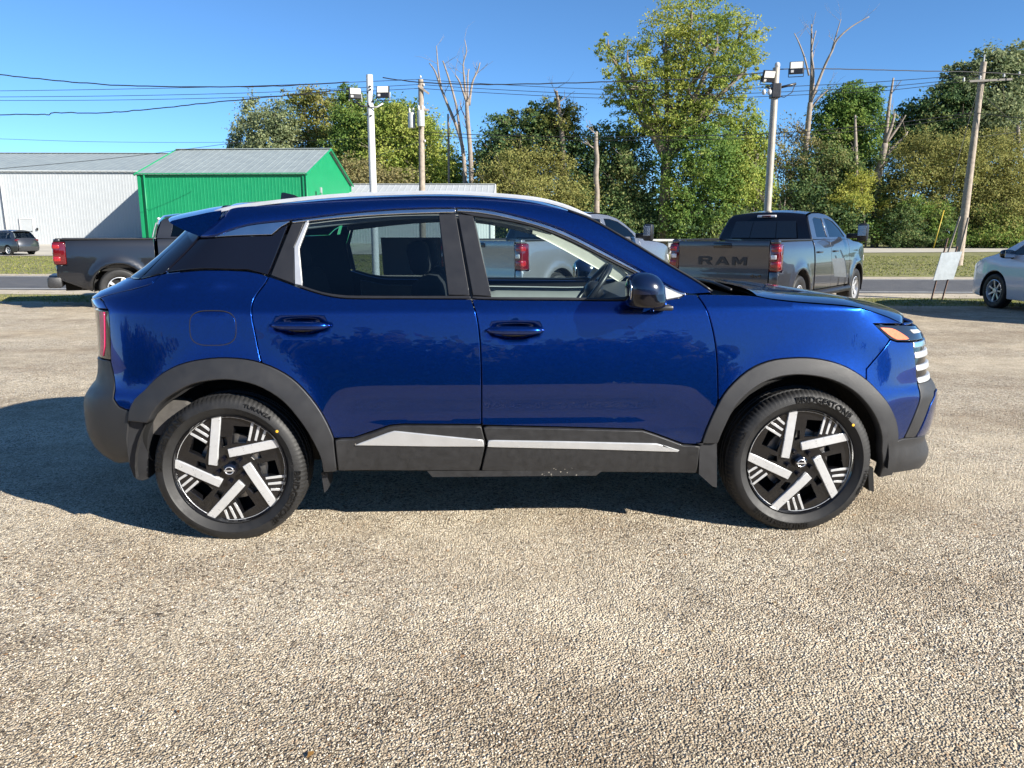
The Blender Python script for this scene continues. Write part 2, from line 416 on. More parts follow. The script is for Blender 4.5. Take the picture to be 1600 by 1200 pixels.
def dent(s, z, cs, cz, a, b, d):
    r = math.hypot((s-cs)/a, (z-cz)/b)
    return 0 if r >= 1 else d*(1-sm(.35, 1, r))
def SUV_DOOR(s, z):
    p = SUV(s, z)
    k = dent(s, z, -.022, .972, .135, .048, .030)+dent(s, z, -.978, .998, .140, .046, .030)
    k += .010*math.exp(-((z-.60)/.06)**2)*sm(-.95, -.6, s)*(1-sm(.5, .85, s))
    return (p[0], p[1]+k, p[2])
def SUV_Q(s, z):
    p = SUV(s, z)
    return (p[0], p[1]+dent(s, z, -1.50, 1.165, .24, .014, .006), p[2])

suv = empty('blue_suv', (-.002, 4.304, 0), math.atan2(.117, 2.654), 'metallic blue crossover SUV with grey wheel-arch cladding parked on the gravel, side on', 'car')

RDr = cr([(-1.13,1.216),(-1.142,1.188),(-1.166,1.154),(-1.186,1.124),(-1.195,1.091),(-1.194,1.062),(-1.189,1.017),(-1.179,.966),(-1.168,.906),(-1.155,.849)], 2)
BS = cr([(-.219,1.114),(-.195,1.042),(-.18,.924),(-.175,.735),(-.176,.547)], 3)
FDf = cr([(.814,1.131),(.848,1.077),(.874,.999),(.894,.904),(.904,.808),(.909,.657)], 3)
belt_rd = cr([(-1.13,1.216),(-1.007,1.172),(-.981,1.163),(-.892,1.136),(-.81,1.121),(-.726,1.117),(-.497,1.116),(-.219,1.114)], 2)
belt_fd = [(-.216,1.114),(-.092,1.110),(.405,1.105),(.66,1.104),(.737,1.118),(.765,1.131),(.814,1.131)]
arR = cr([(-1.80,.573),(-1.792,.625),(-1.765,.695),(-1.69,.772),(-1.572,.826),(-1.44,.853),(-1.31,.860),(-1.188,.847),(-1.083,.808),(-.995,.746),(-.917,.651),(-.871,.566),(-.846,.497)], 3)
arRi = cr([(-1.692,.571),(-1.645,.645),(-1.581,.703),(-1.486,.747),(-1.353,.767),(-1.246,.760),(-1.147,.729),(-1.052,.663),(-.975,.562),(-.931,.475),(-.906,.404),(-.901,.334)], 3)
arF = cr([(.841,.45),(.863,.527),(.903,.624),(.953,.705),(1.041,.785),(1.137,.828),(1.24,.842),(1.345,.840),(1.452,.818),(1.549,.776),(1.646,.71),(1.725,.624),(1.785,.536),(1.815,.462),(1.823,.429)], 3)
arFi = cr([(.914,.451),(.936,.52),(.99,.633),(1.077,.713),(1.165,.753),(1.254,.767),(1.344,.762),(1.436,.741),(1.532,.695),(1.605,.632),(1.667,.552),(1.706,.472),(1.731,.374),(1.744,.249)], 3)
fend = cr([(.814,1.131),(.884,1.131),(1.016,1.128),(1.096,1.122),(1.162,1.109),(1.281,1.096),(1.385,1.088),(1.551,1.074),(1.69,1.052),(1.86,1.018),(1.955,.984)], 2)
q_belt = cr([(-1.135,1.216),(-1.232,1.238),(-1.473,1.243),(-1.63,1.239),(-1.848,1.227),(-1.886,1.222)], 2)
tg = cr([(-1.886,1.222),(-1.872,1.200),(-1.868,1.178),(-1.914,1.16),(-1.972,1.143),(-2.054,1.114)], 2)
q_light = [(-2.054,1.114),(-2.013,1.100),(-1.983,1.064),(-1.986,.961),(-1.992,.84)]
q_bump = cr([(-1.992,.828),(-1.945,.716),(-1.86,.635),(-1.792,.622)], 2)
i_r = min(range(len(arR)), key=lambda i: abs(arR[i][0]+1.155)); i_q = min(range(len(arR)), key=lambda i: abs(arR[i][0]+1.792)+abs(arR[i][1]-.625))

def rev(p): return list(p)[::-1]
B_ = M['blue']
# ---- painted body panels, both sides
quarter = panel('quarter_panel', q_belt+tg[1:]+q_light[1:]+q_bump+arR[i_q+1:i_r+1]+rev(RDr)[0:], B_, suv, SUV_Q, step=.03)
rdoor = panel('rear_door', belt_rd+BS[1:]+[(-.532,.553),(-.593,.548),(-.754,.494),(-.845,.493)]+rev(arR[i_r:])[1:]+rev(RDr), B_, suv, SUV_DOOR, step=.022)
fdoor = panel('front_door', belt_fd+FDf[1:]+rev([p for p in arF if .45 <= p[1] <= .624 and p[0] < 1])+[(.833,.442),(.758,.445),(.628,.495),(.565,.517),(.212,.531),(-.175,.544)]+rev(BS)[1:], B_, suv, SUV_DOOR, step=.022)
i_s = min(range(len(arF)), key=lambda i: abs(arF[i][0]-1.601)); i_d = min(range(len(arF)), key=lambda i: abs(arF[i][0]-.915)+abs(arF[i][1]-.645))
fender = panel('front_fender', rev(FDf)[:-1]+fend+[(1.875,.986),(1.688,.992),(1.777,.919),(1.683,.842),(1.617,.786)]+rev(arF[i_d:i_s+1]), B_, suv, SUV, step=.03)
bumper = panel('front_bumper', [(1.617,.786),(1.683,.842),(1.777,.917),(1.824,.905),(1.947,.899),(1.95,.79),(1.954,.70),(1.945,.66),(1.929,.607),(1.868,.439),(1.823,.432)]+rev(arF[i_s:])[1:], B_, suv, SUV, step=.03)
panel('bumper_insert', [(2.03,.59),(2.092,.643),(2.2,.645),(2.26,.415),(2.1,.425),(1.96,.432)], B_, bumper, SUV, step=.03, off=.004)
panel('nose_panel', [(1.955,.984),(2.147,.970),(2.3,.965),(2.3,.90),(S1,.90),(S1,.985)], B_, suv, SUV, step=.04)
fuel = [( -1.385+.118*math.copysign(abs(math.cos(a))**.62, math.cos(a)), .991+.076*math.copysign(abs(math.sin(a))**.62, math.sin(a))) for a in [2*math.pi*i/40 for i in range(40)]]
b = MB()
for i in range(40):
    a, c = fuel[i], fuel[(i+1) % 40]
    b.tube([Vector(SUV(*a))+Vector((0, .0012, 0)), Vector(SUV(*c))+Vector((0, .0012, 0))], .0024, 5, False)
b.build('fuel_door_seam', M['dark'], quarter[-1], True)
panel('fuel_door', fuel, B_, {-1: quarter[-1]}, SUV, sides=(-1,), step=.03, off=.0012, gap=.006, bev=.0012, depth=.001)
# tailgate, rear end
tailg = panel('tailgate', [(-1.886,1.222)]+tg[1:]+[(-2.13,1.105),(S0,1.10),(S0,1.19),(-1.993,1.20)], B_, suv, SUV, step=.03)
panel('tailgate_edge', [(-2.054,1.114),(-2.013,1.100),(-1.983,1.066),(-2.116,1.063),(S0,1.063),(S0,1.10),(-2.13,1.105)], B_, tailg, SUV, step=.03)
panel('tailgate_skin', [(-2.42,1.06),(S0,1.06),(S0,.80),(-2.42,.815)], B_, tailg, SUV, step=.05)
light = panel('tail_light', [(-1.985,1.062),(-2.42,1.060),(-2.42,.835),(-1.994,.836)], M['lens_dark'], suv, SUV, step=.03, off=-.004)
panel('light_bar', [(-2.020,1.052),(-2.066,1.052),(-2.085,.90),(-2.10,.852),(-2.06,.850),(-2.040,.90)], M['lens_pink'], light, SUV, step=.02, off=.0005, gap=0, bev=.001, depth=.004)
rbump = panel('rear_bumper', q_bump[::-1]+[(-1.994,.836),(-2.42,.83),(-2.43,.80),(S0,.79),(S0,.33),(-2.2,.335),(-2.0,.345),(-1.86,.37),(-1.836,.432),(-1.803,.573)], M['clad'], suv, SUV, step=.035)
# grey lower nose, grille, lamps
lowb = panel('lower_bumper', [(1.823,.429),(1.868,.439),(1.956,.432),(2.15,.415),(S1,.41),(S1,.20),(2.1,.235),(1.994,.255),(1.823,.258)], M['clad'], suv, SUV, step=.03)
panel('bumper_bracket', [(1.955,.70),(1.946,.66),(1.929,.607),(1.868,.439),(1.956,.432),(2.024,.59),(2.085,.643),(2.2,.648),(2.2,.70)], M['clad'], lowb, SUV, step=.03, off=.002)
panel('lower_intake', [(2.26,.64),(S1,.64),(S1,.412),(2.26,.415)], M['dark'], lowb, SUV, step=.06, off=-.01)
gr = panel('grille', [(1.948,.896),(1.952,.79),(1.957,.705),(2.2,.705),(2.22,.65),(S1,.648),(S1,.898)], M['gloss'], suv, SUV, step=.04, off=-.012)
for z0, z1, mm, s0 in ((.868,.897,'chrome',1.953),(.818,.848,'silvertrim',1.957),(.757,.786,'silvertrim',1.962),(.698,.726,'silvertrim',1.967)):
    panel('grille_bar', [(s0,z0),(S1,z0),(S1,z1),(s0,z1)], M[mm], gr, SUV, step=.03, off=-.001, gap=0, bev=.004, depth=.02)
hl = panel('headlight', [(1.690,.990),(1.875,.984),(1.955,.981),(2.147,.966),(2.297,.962),(2.297,.90),(1.947,.902),(1.824,.908),(1.779,.921)], M['lens_dark'], suv, SUV, step=.025, off=-.003)
panel('amber_reflector', cr([(1.725,.975),(1.80,.971),(1.845,.962),(1.89,.940),(1.925,.913),(1.86,.912),(1.82,.916),(1.775,.938),(1.725,.975)], 2), M['amber'], hl, SUV, step=.02, off=.0005, gap=.002, bev=.001, depth=.003)
panel('lamp_reflector', [(1.98,.955),(2.10,.948),(2.12,.93),(2.0,.935)], M['lens_white'], hl, SUV, step=.03, off=.0005, gap=.002, bev=.001, depth=.003)
# ---- cladding
panel('wheel_arch_trim', [(-1.803,.573)]+arR[1:]+[(-.839,.336)]+rev(arRi), M['clad'], suv, SUV, step=.03, off=.010, gap=.001, bev=.005, depth=.045)
panel('wheel_arch_trim', [(.832,.45)]+arF+[(1.823,.255),(1.744,.249)]+rev(arFi)[1:], M['clad'], suv, SUV, step=.03, off=.010, gap=.001, bev=.005, depth=.045)
rc = panel('door_cladding', [(-.176,.545),(-.532,.551),(-.593,.546),(-.754,.492),(-.842,.491),(-.836,.338),(-.186,.325),(-.157,.462)], M['clad2'], rdoor, SUV, step=.03, off=.012, depth=.03, bev=.005)
fc = panel('door_cladding', [(-.173,.542),(.212,.529),(.565,.515),(.628,.493),(.758,.443),(.836,.440),(.831,.300),(-.183,.325),(-.152,.462)], M['clad2'], fdoor, SUV, step=.03, off=.012, depth=.03, bev=.005)
panel('silver_strip', [(-.756,.462),(-.60,.520),(-.57,.528),(-.359,.503),(-.170,.481),(-.164,.448),(-.4,.452)], M['silvertrim'], rc, SUV, step=.03, off=.020, gap=0, bev=.004, depth=.012)
panel('silver_strip', [(-.146,.480),(.258,.468),(.63,.454),(.742,.421),(.73,.411),(.3,.430),(-.152,.446)], M['silvertrim'], fc, SUV, step=.03, off=.020, gap=0, bev=.004, depth=.012)
for sd in (-1, 1): MB().prism([(-.43,.33),(-.405,.300),(.355,.296),(.385,.32)], sd*.80, sd*.89).build('sill_rail', M['clad2'], suv)
for sd in (-1, 1):
    MB().prism([(-1.768,.572),(-1.785,.50),(-1.792,.43),(-1.788,.36),(-1.774,.307),(-1.757,.292),(-1.737,.288),(-1.711,.296),(-1.700,.43),(-1.685,.572)], sd*.66, sd*.846).build('mud_flap', M['clad'], suv)
    MB().prism([(.834,.448),(.915,.446),(.926,.232),(.905,.238),(.838,.298)], sd*.74, sd*.897).build('mud_flap', M['clad'], suv)
    MB().prism([(1.675,.30),(1.70,.30),(1.715,.18),(1.69,.185)], sd*.68, sd*.84).build('air_deflector', M['dark'], suv)
    MB().prism([(-.925,.31),(-.895,.31),(-.90,.225),(-.915,.21)], sd*.70, sd*.83).build('air_deflector', M['clad'], suv)
    MB().prism([(-1.73,.50),(-1.70,.575),(-1.635,.66),(-1.54,.64),(-1.50,.60),(-1.62,.48)], sd*.70, sd*.79).build('liner_flap', M['dustliner'], suv)
# ---- glass house
qd = panel('quarter_trim', cr([(-1.856,1.383),(-1.591,1.386),(-1.30,1.394),(-1.125,1.397)], 2)+[(-1.085,1.432),(-1.050,1.452),(-1.134,1.220)]+cr([(-1.233,1.243),(-1.475,1.247),(-1.636,1.245),(-1.871,1.231)], 2), M['gloss'], suv, SUV, step=.04, off=-.003)
panel('silver_trim', cr([(-1.583,1.388),(-1.39,1.415),(-1.251,1.438),(-1.142,1.451),(-1.045,1.460)], 2)+[(-1.050,1.454),(-1.085,1.434),(-1.125,1.399),(-1.3,1.395)], M['chrome'], suv, SUV, step=.03, gap=.001, bev=.0015)
panel('rear_pillar', [(-1.90,1.384),(-1.882,1.226),(-2.02,1.20),(-2.10,1.30),(-2.12,1.43),(-1.95,1.44)], M['gloss'], suv, SUV, step=.03, off=-.003)
panel('rear_window', [(-2.025,1.20),(S0,1.195),(S0,1.46),(-2.12,1.44),(-2.105,1.30)], M['glassD'], suv, SUV, step=.05, off=-.004, depth=.004)
cp = panel('rear_door_pillar', [(-1.038,1.452),(-.976,1.456),(-1.019,1.342),(-1.011,1.177),(-1.125,1.218)], M['pillar'], rdoor, SUV, step=.03)
panel('silver_trim', [(-.974,1.455),(-.958,1.455),(-.999,1.337),(-.978,1.174),(-1.012,1.178),(-1.021,1.342)], M['silvertrim'], rdoor, SUV, step=.02, off=.004, gap=0, bev=.003)
panel('chrome_strip', cr([(-1.044,1.459),(-.809,1.490),(-.601,1.508),(-.442,1.515),(-.288,1.517)], 3)+cr([(-.285,1.498),(-.369,1.496),(-.53,1.491),(-.739,1.479),(-.974,1.456),(-1.03,1.449)], 3), M['chrome'], rdoor, SUV, step=.03, off=.004, gap=.002, bev=.004)
chf = cr([(-.283,1.517),(-.153,1.510),(-.025,1.485),(.145,1.438),(.272,1.384),(.398,1.318),(.525,1.250),(.65,1.183),(.733,1.140),(.765,1.133)], 3)
chb = cr([(-.281,1.498),(-.205,1.490),(-.068,1.477),(.059,1.451),(.188,1.406),(.314,1.351),(.441,1.295),(.60,1.226)], 3)
chm = cr([(-.281,1.507),(-.179,1.5025),(-.046,1.481),(.102,1.4445),(.230,1.397),(.356,1.3385),(.483,1.281),(.62,1.199),(.733,1.140),(.765,1.133)], 3)
panel('chrome_strip', chf+rev(cr([(-.281,1.503),(-.179,1.4965),(-.046,1.472),(.115,1.430),(.243,1.380),(.369,1.316),(.52,1.240),(.645,1.174),(.733,1.134),(.765,1.129)], 3)), M['chrome'], fdoor, SUV, step=.03, off=.004, gap=.002, bev=.003)
panel('window_frame', cr([(-.281,1.503),(-.179,1.4965),(-.046,1.472),(.115,1.430),(.243,1.380),(.369,1.316),(.52,1.240),(.60,1.196)], 3)+rev(cr([(-.2,1.483),(-.068,1.466),(.059,1.439),(.18,1.396),(.30,1.341),(.43,1.275),(.575,1.203)], 3)), M['pillar'], fdoor, SUV, step=.03, off=0, gap=.001, bev=.002)
panel('window_pillar', [(-.369,1.495),(-.286,1.496),(-.222,1.128),(-.324,1.128)], M['pillar'], rdoor, SUV, step=.04)
panel('window_pillar', [(-.281,1.496),(-.205,1.488),(-.123,1.123),(-.213,1.126)], M['pillar'], fdoor, SUV, step=.04)
g_rd = cr([(-.959,1.455),(-.739,1.478),(-.53,1.490),(-.369,1.495)], 3)+[(-.324,1.129)]+cr([(-.497,1.129),(-.727,1.131),(-.81,1.135),(-.893,1.148),(-.98,1.175)], 3)+[(-.999,1.337)]
g_fd = cr([(-.204,1.486),(-.068,1.472),(.059,1.446),(.187,1.40),(.314,1.345),(.441,1.281),(.592,1.209)], 3)+[(.558,1.169),(.505,1.124),(.406,1.117),(.142,1.120),(-.123,1.122)]
panel('window_glass', g_rd, M['glassR'], rdoor, SUV, step=.06, off=-.008, gap=-.012, bev=.001, depth=.003)
panel('window_glass', g_fd, M['glassF'], fdoor, SUV, step=.06, off=-.008, gap=-.012, bev=.001, depth=.003)
panel('belt_molding', belt_rd[2:]+[(-.222,1.128)]+rev(cr([(-.98,1.174),(-.893,1.147),(-.81,1.134),(-.727,1.130),(-.497,1.128),(-.324,1.128)], 2)), M['pillar'], rdoor, SUV, step=.03, off=.002, gap=.001, bev=.003)
panel('belt_molding', [(-.216,1.114),(-.092,1.110),(.405,1.105),(.66,1.104),(.52,1.124),(.406,1.117),(.142,1.120),(-.123,1.122),(-.213,1.126)], M['pillar'], fdoor, SUV, step=.03, off=.002, gap=.001, bev=.003)
panel('mirror_base_trim', [(.592,1.207),(.645,1.176),(.733,1.136),(.763,1.131),(.737,1.120),(.66,1.106),(.535,1.124),(.558,1.169)], M['silvertrim'], fdoor, SUV, step=.02, gap=.001)
# cant rail and windscreen pillar: lofted from window line to roof edge
bb = cr([(-1.864,1.387),(-1.588,1.390),(-1.391,1.417),(-1.251,1.440),(-1.142,1.453),(-1.044,1.462),(-.809,1.493),(-.601,1.511),(-.442,1.518),(-.288,1.520),(-.153,1.513),(-.025,1.488),(.145,1.441),(.272,1.387),(.398,1.321),(.525,1.253),(.65,1.186),(.734,1.142),(.775,1.133)], 4)
bt = cr([(-1.80,1.475),(-1.587,1.512),(-1.211,1.528),(-1.089,1.537),(-.914,1.553),(-.741,1.565),(-.561,1.573),(-.391,1.576),(-.174,1.572),(.035,1.553),(.154,1.529),(.267,1.498),(.361,1.459),(.53,1.362),(.697,1.261),(.827,1.185),(.895,1.138)], 4)
def resample(p, n):
    L = [0]
    for a, c in zip(p, p[1:]): L.append(L[-1]+math.dist(a, c))
    out = []; j = 0
    for i in range(n):
        t = L[-1]*i/(n-1)
        while j < len(L)-2 and L[j+1] < t: j += 1
        k = (t-L[j])/((L[j+1]-L[j]) or 1); out.append(tuple(p[j][d]+(p[j+1][d]-p[j][d])*k for d in range(len(p[0]))))
    return out
NB = 90
bb, bt = resample(bb, NB), resample(bt, NB)
def loft(name, rows, m, parent, sides=(-1, 1), closed=False):
    res = {}
    nr, nc = len(rows), len(rows[0])
    fs = [(i*nc+j, i*nc+j+1, (i+1)*nc+j+1, (i+1)*nc+j) for i in range(nr-1) for j in range(nc-1)]
    for sd in sides:
        vs = [(p[0], p[1]*(-sd), p[2]) for r_ in rows for p in r_]     # rows are given for the right side (y < 0)
        b = MB(); b.add(vs, fs); o = b.build(name, m, parent, True)
        res[sd] = o
    return res
rows = []; EDGE = []
for k in range(9):
    t = k/8; row = []
    for i in range(NB):
        s_, z_ = bb[i][0]+(bt[i][0]-bb[i][0])*t, bb[i][1]+(bt[i][1]-bb[i][1])*t
        p = Vector(SUV(s_, z_)); p.y += .022*t**2.5-.006*math.sin(math.pi*t)
        row.append(p)
    rows.append(row)
EDGE = rows[-1]
inner = [rows[0][i]+Vector((0, .012, -.002)) for i in range(NB)]
loft('roof_side', [inner]+rows, B_, suv)
# roof, windscreen: across from edge to edge
NA = 25
def across(edge, bow, crown, n=NA, drop=0, ex=2.4):
    out = []
    for i, p in enumerate(edge):
        f = i/(len(edge)-1); r_ = []
        for j in range(n):
            q = -1+2*j/(n-1); c = 1-abs(q)**2.4; k_ = 1-abs(q)**ex
            r_.append(Vector((p.x+bow(f, p)*c, p.y*-q*-1 if False else p.y*(-q), p.z+crown(f, p)*k_-drop)))
        out.append(r_)
    return out
i_h = min(range(NB), key=lambda i: abs(EDGE[i].x-.25))
bow = lambda f, p: .045*sm(-.6, .6, p.x)-.10*sm(-.9, -1.5, p.x)
crown = lambda f, p: .042-.038*sm(.0, .5, p.x)
A_ = across(EDGE, bow, crown)
def grid(name, rows, m, parent):
    nr, nc = len(rows), len(rows[0]); b = MB()
    b.add([p for r_ in rows for p in r_], [(i*nc+j, i*nc+j+1, (i+1)*nc+j+1, (i+1)*nc+j) for i in range(nr-1) for j in range(nc-1)])
    return b.build(name, m, parent, True)
grid('roof', A_[:i_h+1], B_, suv)
grid('windscreen', A_[i_h:], M['glassW'], suv)
grid('headliner', across([p+Vector((0, .03, -.055)) for p in EDGE[4:i_h+2]], bow, crown), M['headliner'], suv)
# windscreen edge seal
for sd in (-1, 1):
    b = MB(); b.tube([Vector((p.x, p.y*-sd, p.z+.003)) for p in EDGE[i_h:]], .006, 6); b.build('windscreen_seal', M['pillar'], suv, True)
# spoiler
sp = [(-1.450,1.384),(-1.50,1.402),(-1.54,1.418),(-1.603,1.449),(-1.607,1.455),(-1.597,1.461),(-1.54,1.474),(-1.48,1.486),(-1.42,1.498),(-1.355,1.508),(-1.362,1.478),(-1.40,1.43)]
rows = []
for j in range(25):
    q = -1+2*j/24; c = 1-abs(q)**2.6; e = 1-.06*abs(q)**8
    rows.append([Vector((-1.45+(x+1.45)*e-.10*c, .633*q, z+.040*c)) for x, z in sp])
n = len(sp); b = MB()
b.add([p for r_ in rows for p in r_], [(i*n+j, i*n+(j+1) % n, (i+1)*n+(j+1) % n, (i+1)*n+j) for i in range(24) for j in range(n)]+[tuple(range(n)), tuple(24*n+j for j in range(n))[::-1]])
b.build('roof_spoiler', B_, suv, True, 30)
# roof rails and fin
for sd in (-1, 1):
    pp = cr([(-1.43,.60,1.500),(-1.312,.598,1.526),(-1.103,.592,1.554),(-.82,.586,1.582),(-.464,.584,1.595),(-.25,.586,1.594),(.038,.590,1.574),(.191,.596,1.545),(.35,.606,1.488)], 6)
    b = MB(); k = len(pp); pr = [(-.015,-.008),(-.015,.002),(-.009,.009),(.009,.009),(.015,.002),(.015,-.008)]
    vs = []
    for i, p in enumerate(pp):
        e = min(1, .25+min(i, k-1-i)/5); vs += [(p[0], sd*p[1]+a*e, p[2]-.005+c*e) for a, c in pr]
    b.add(vs, [(i*6+j, i*6+(j+1) % 6, (i+1)*6+(j+1) % 6, (i+1)*6+j) for i in range(k-1) for j in range(6)]+[tuple(range(6)), tuple((k-1)*6+j for j in range(6))])
    b.build('roof_rail', M['rail'], suv, True, 35)
b = MB(); b.prism([(-1.245,1.555),(-1.238,1.618),(-1.225,1.620),(-1.17,1.607),(-1.09,1.565)], -.022, .022, f=lambda p: (p[0], p[1]*(1-.75*sm(1.56, 1.62, p[2])), p[2]))
b.build('shark_fin_antenna', M['blackpaint'], suv)
# hood
he = resample([p for p in cr([(1.096,1.122),(1.162,1.109),(1.281,1.096),(1.385,1.088),(1.551,1.074),(1.69,1.052),(1.86,1.018),(1.955,.984)], 6)], 34)
HE = [Vector(SUV(*p))+Vector((0, .004, .001)) for p in he]
xf = SUV(S1, .985)[0]
rows = across(HE+[HE[-1]+Vector((-.004, .004, -.028))], lambda f, p: .0+(xf-HE[-1].x)*sm(.35, 1, f)+.05*(1-f)*0, lambda f, p: .026+.004*math.sin(math.pi*min(1, f*1.05)), 65, 0, 8)
grid('hood', rows, B_, suv)
b = MB()
b.add([p+Vector((0, 0, -.02)) for r_ in rows for p in r_], [(i*65+j, i*65+j+1, (i+1)*65+j+1, (i+1)*65+j) for i in range(33) for j in range(64)]); b.build('hood_liner', M['dark'], suv)
# cowl between hood and windscreen
cw = []
for t in (0, .5, 1):
    r_ = []
    for j in range(21):
        q = -1+2*j/20; c = 1-abs(q)**2.4
        a = Vector((EDGE[-1].x+.045*c, EDGE[-1].y*-q, EDGE[-1].z+.004*c-.008)); d = Vector((HE[0].x+.02, HE[0].y*-q, HE[0].z+.012*c-.035))
        r_.append(a.lerp(d, t)+Vector((0, 0, -.03*math.sin(math.pi*t))))
    cw.append(r_)
grid('cowl', cw, M['dark'], suv)
for y0, y1 in ((-.60, -.05), (.02, .62)):
    b = MB(); b.tube([(1.04, y0, 1.135), (1.03, (y0+y1)/2, 1.155), (.98, y1, 1.165)], .008, 6); b.build('wiper', M['pillar'], suv, True)
# ---- door handles
for s_, z_, pr in ((-.022, .976, fdoor), (-.978, 1.002, rdoor)):
    for sd in (-1, 1):
        p = Vector(SUV(s_, z_)); b = MB()
        pts = []
        for i in range(13):
            u = -1+i/6; pts.append(Vector((p.x+.130*u, p.y-.010-.012*(1-u**4), p.z-.002*u)))
        b.tube(pts, [.006+.018*(1-abs(-1+i/6)**5) for i in range(13)], 12)
        b.v = [(x, y, z_+(z-z_)*.82) for x, y, z in b.v]
        if sd > 0: b.mirror_y()
        b.build('door_handle', B_, pr[sd], True)
        b = MB(); b.ball((p.x, p.y+.018, p.z-.014), (.085, .010, .022), 16, 8)
        if sd > 0: b.mirror_y()
        b.build('handle_recess', M['gloss'], pr[sd], True)
# ---- door mirrors
for sd in (-1, 1):
    b = MB(); b.ball((.543, -.950, 1.158), (.086, .098, .080), 40, 28, .90)
    def mshape(x, y, z):
        t = (1.158-z)/.080
        if t > 0:
            f = ((1-min(t, .999)**5)**.2)/max(.08, math.sqrt(max(0, 1-min(t, 1)**2))); f = min(f, 2.2)
            x = .543+(x-.543)*f; y = -.950+(y+.950)*f
            x = max(.457, min(.629, x)); y = max(-1.048, min(-.852, y)); z = 1.158-.074*min(1, t)
        return (x-.010*((z-1.16)/.08), y, z)
    b.v = [mshape(*v) for v in b.v]
    up = MB(); up.v = [(x, y, z) for x, y, z in b.v]; up.f = [f for f in b.f if sum(b.v[i][2] for i in f)/4 > 1.150]; up.mi = [0]*len(up.f)
    lo = MB(); lo.v = list(b.v); lo.f = [f for f in b.f if sum(b.v[i][2] for i in f)/4 <= 1.150]; lo.mi = [0]*len(lo.f)
    arm = MB(); arm.tube([(.60, -.93, 1.088), (.635, -.89, 1.078), (.66, -.82, 1.075)], [.013, .015, .018], 10)
    arm.box((.625, -.93, 1.082), (.085, .09, .022), bev=.008)
    gl = MB(); gl.ball((.470, -.950, 1.160), (.006, .070, .050), 20, 10, .8)
    for q in (up, lo, arm, gl):
        if sd > 0: q.mirror_y()
    mir = up.build('door_mirror', M['navy'], suv, True)
    lo.build('mirror_lower_shell', M['gloss'], mir, True); arm.build('mirror_arm', M['pillar'], mir, True, 40); gl.build('mirror_glass', M['chrome'], mir, True)
# ---- inner shell, floor, wheel wells
shell_holes = []
hole = lambda cx: [(cx+.43*math.cos(a), .34+.43*math.sin(a)) for a in [2*math.pi*i/28 for i in range(28)]]
low_out = [(-2.35,.42),(-1.80,.42),(-1.74,.34),(-.9,.32),(.9,.32),(1.75,.30),(2.4,.30),(2.4,.93),(1.95,.95),(1.60,1.04),(1.1,1.10),(.78,1.11),(-.2,1.09),(-.8,1.09),(-1.1,1.18),(-1.85,1.19),(-2.0,1.10),(-2.35,1.05)]
panel('inner_body', low_out, M['dark'], suv, SUV, step=.08, off=-.03, holes=[hole(-1.3285), hole(1.3285)], gap=0, bev=.001, depth=.002)
b = MB(); b.box((.02, 0, .36), (1.70, 1.5, .14)); b.box((-1.82, 0, .52), (.30, 1.1, .25)); b.box((1.84, 0, .48), (.26, 1.1, .30)); b.box((0, 0, .27), (3.4, .7, .08)); b.box((1.35, 0, .75), (.9, .95, .40)); b.box((-1.35, 0, .62), (.95, .95, .30))
b.build('underbody', M['dark'], suv)
for cx in (-1.3285, 1.3285):
    for sd in (-1, 1):
        b = MB(); k = 24; vs = []
        for y in (.875, .50):
            for i in range(k+1):
                a = R(-4)+R(188)*i/k; vs.append((cx+.425*math.cos(a), sd*y, .335+.425*math.sin(a)))
        fs = [(i, i+1, k+2+i, k+1+i) for i in range(k)]
        b.add(vs, fs); b.add([(cx, sd*.5, .335)]+[(cx+.425*math.cos(R(-4)+R(188)*i/k), sd*.5, .335+.425*math.sin(R(-4)+R(188)*i/k)) for i in range(k+1)], [(0, i+1, i+2) for i in range(k)])
        b.build('wheel_well', M['liner'], suv, True)
# ---- cabin
b = MB(); b.prism([(.58,.62),(.52,.95),(.60,1.06),(.72,1.095),(.92,1.10),(1.0,1.06),(1.02,.62)], -.74, .74); b.build('dashboard', M['trimgrey'], suv)
b = MB(); ctr = Vector((.50, .37, 1.075)); ax = Vector((-.80, 0, .60)).normalized(); u = Vector((0, 1, 0)); w = ax.cross(u)
b.tube([ctr+(u*math.cos(a)+w*math.sin(a))*.185 for a in [2*math.pi*i/36 for i in range(37)]], .016, 8, False)
for a in (0, math.pi, -math.pi/2): b.tube([ctr-ax*.02, ctr+(u*math.cos(a)+w*math.sin(a))*.18], .014, 6)
b.ball(ctr-ax*.02, (.06, .07, .06), 12, 8); b.tube([ctr, ctr-ax*.3], .03, 8)
b.build('steering_wheel', M['pillar'], suv, True)
def seat(x, y, w, name='front_seat'):
    b = MB(); b.box((x+.05, y, .62), (.50, w, .16), bev=.05)
    b.box((x-.27, y, .92), (.16, w*.96, .58), Matrix.Rotation(R(-16), 3, 'Y'), bev=.06)
    st = b.build(name, M['seat'], suv, True)
    for dy in ((0,) if w < .7 else (-.42, .42)):
        h = MB(); h.box((x-.38, y+dy, 1.285), (.10, .26, .17), Matrix.Rotation(R(-12), 3, 'Y'), bev=.04); h.tube([(x-.35, y+dy-.06, 1.18), (x-.37, y+dy-.06, 1.25)], .007, 6); h.tube([(x-.35, y+dy+.06, 1.18), (x-.37, y+dy+.06, 1.25)], .007, 6)
        h.build('headrest', M['seat'], st, True)
seat(-.10, -.36, .52); seat(-.10, .36, .52); seat(-.88, 0, 1.30, 'rear_seat')
for sd in (-1, 1):
    pass
panel('door_card', [(-.95,.55),(-.16,.50),(.80,.50),(.80,1.10),(.40,1.095),(-.15,1.105),(-.80,1.115),(-.95,1.15)], M['doorcard'], suv, SUV, step=.08, off=-.055, gap=0, bev=.01, depth=.02)
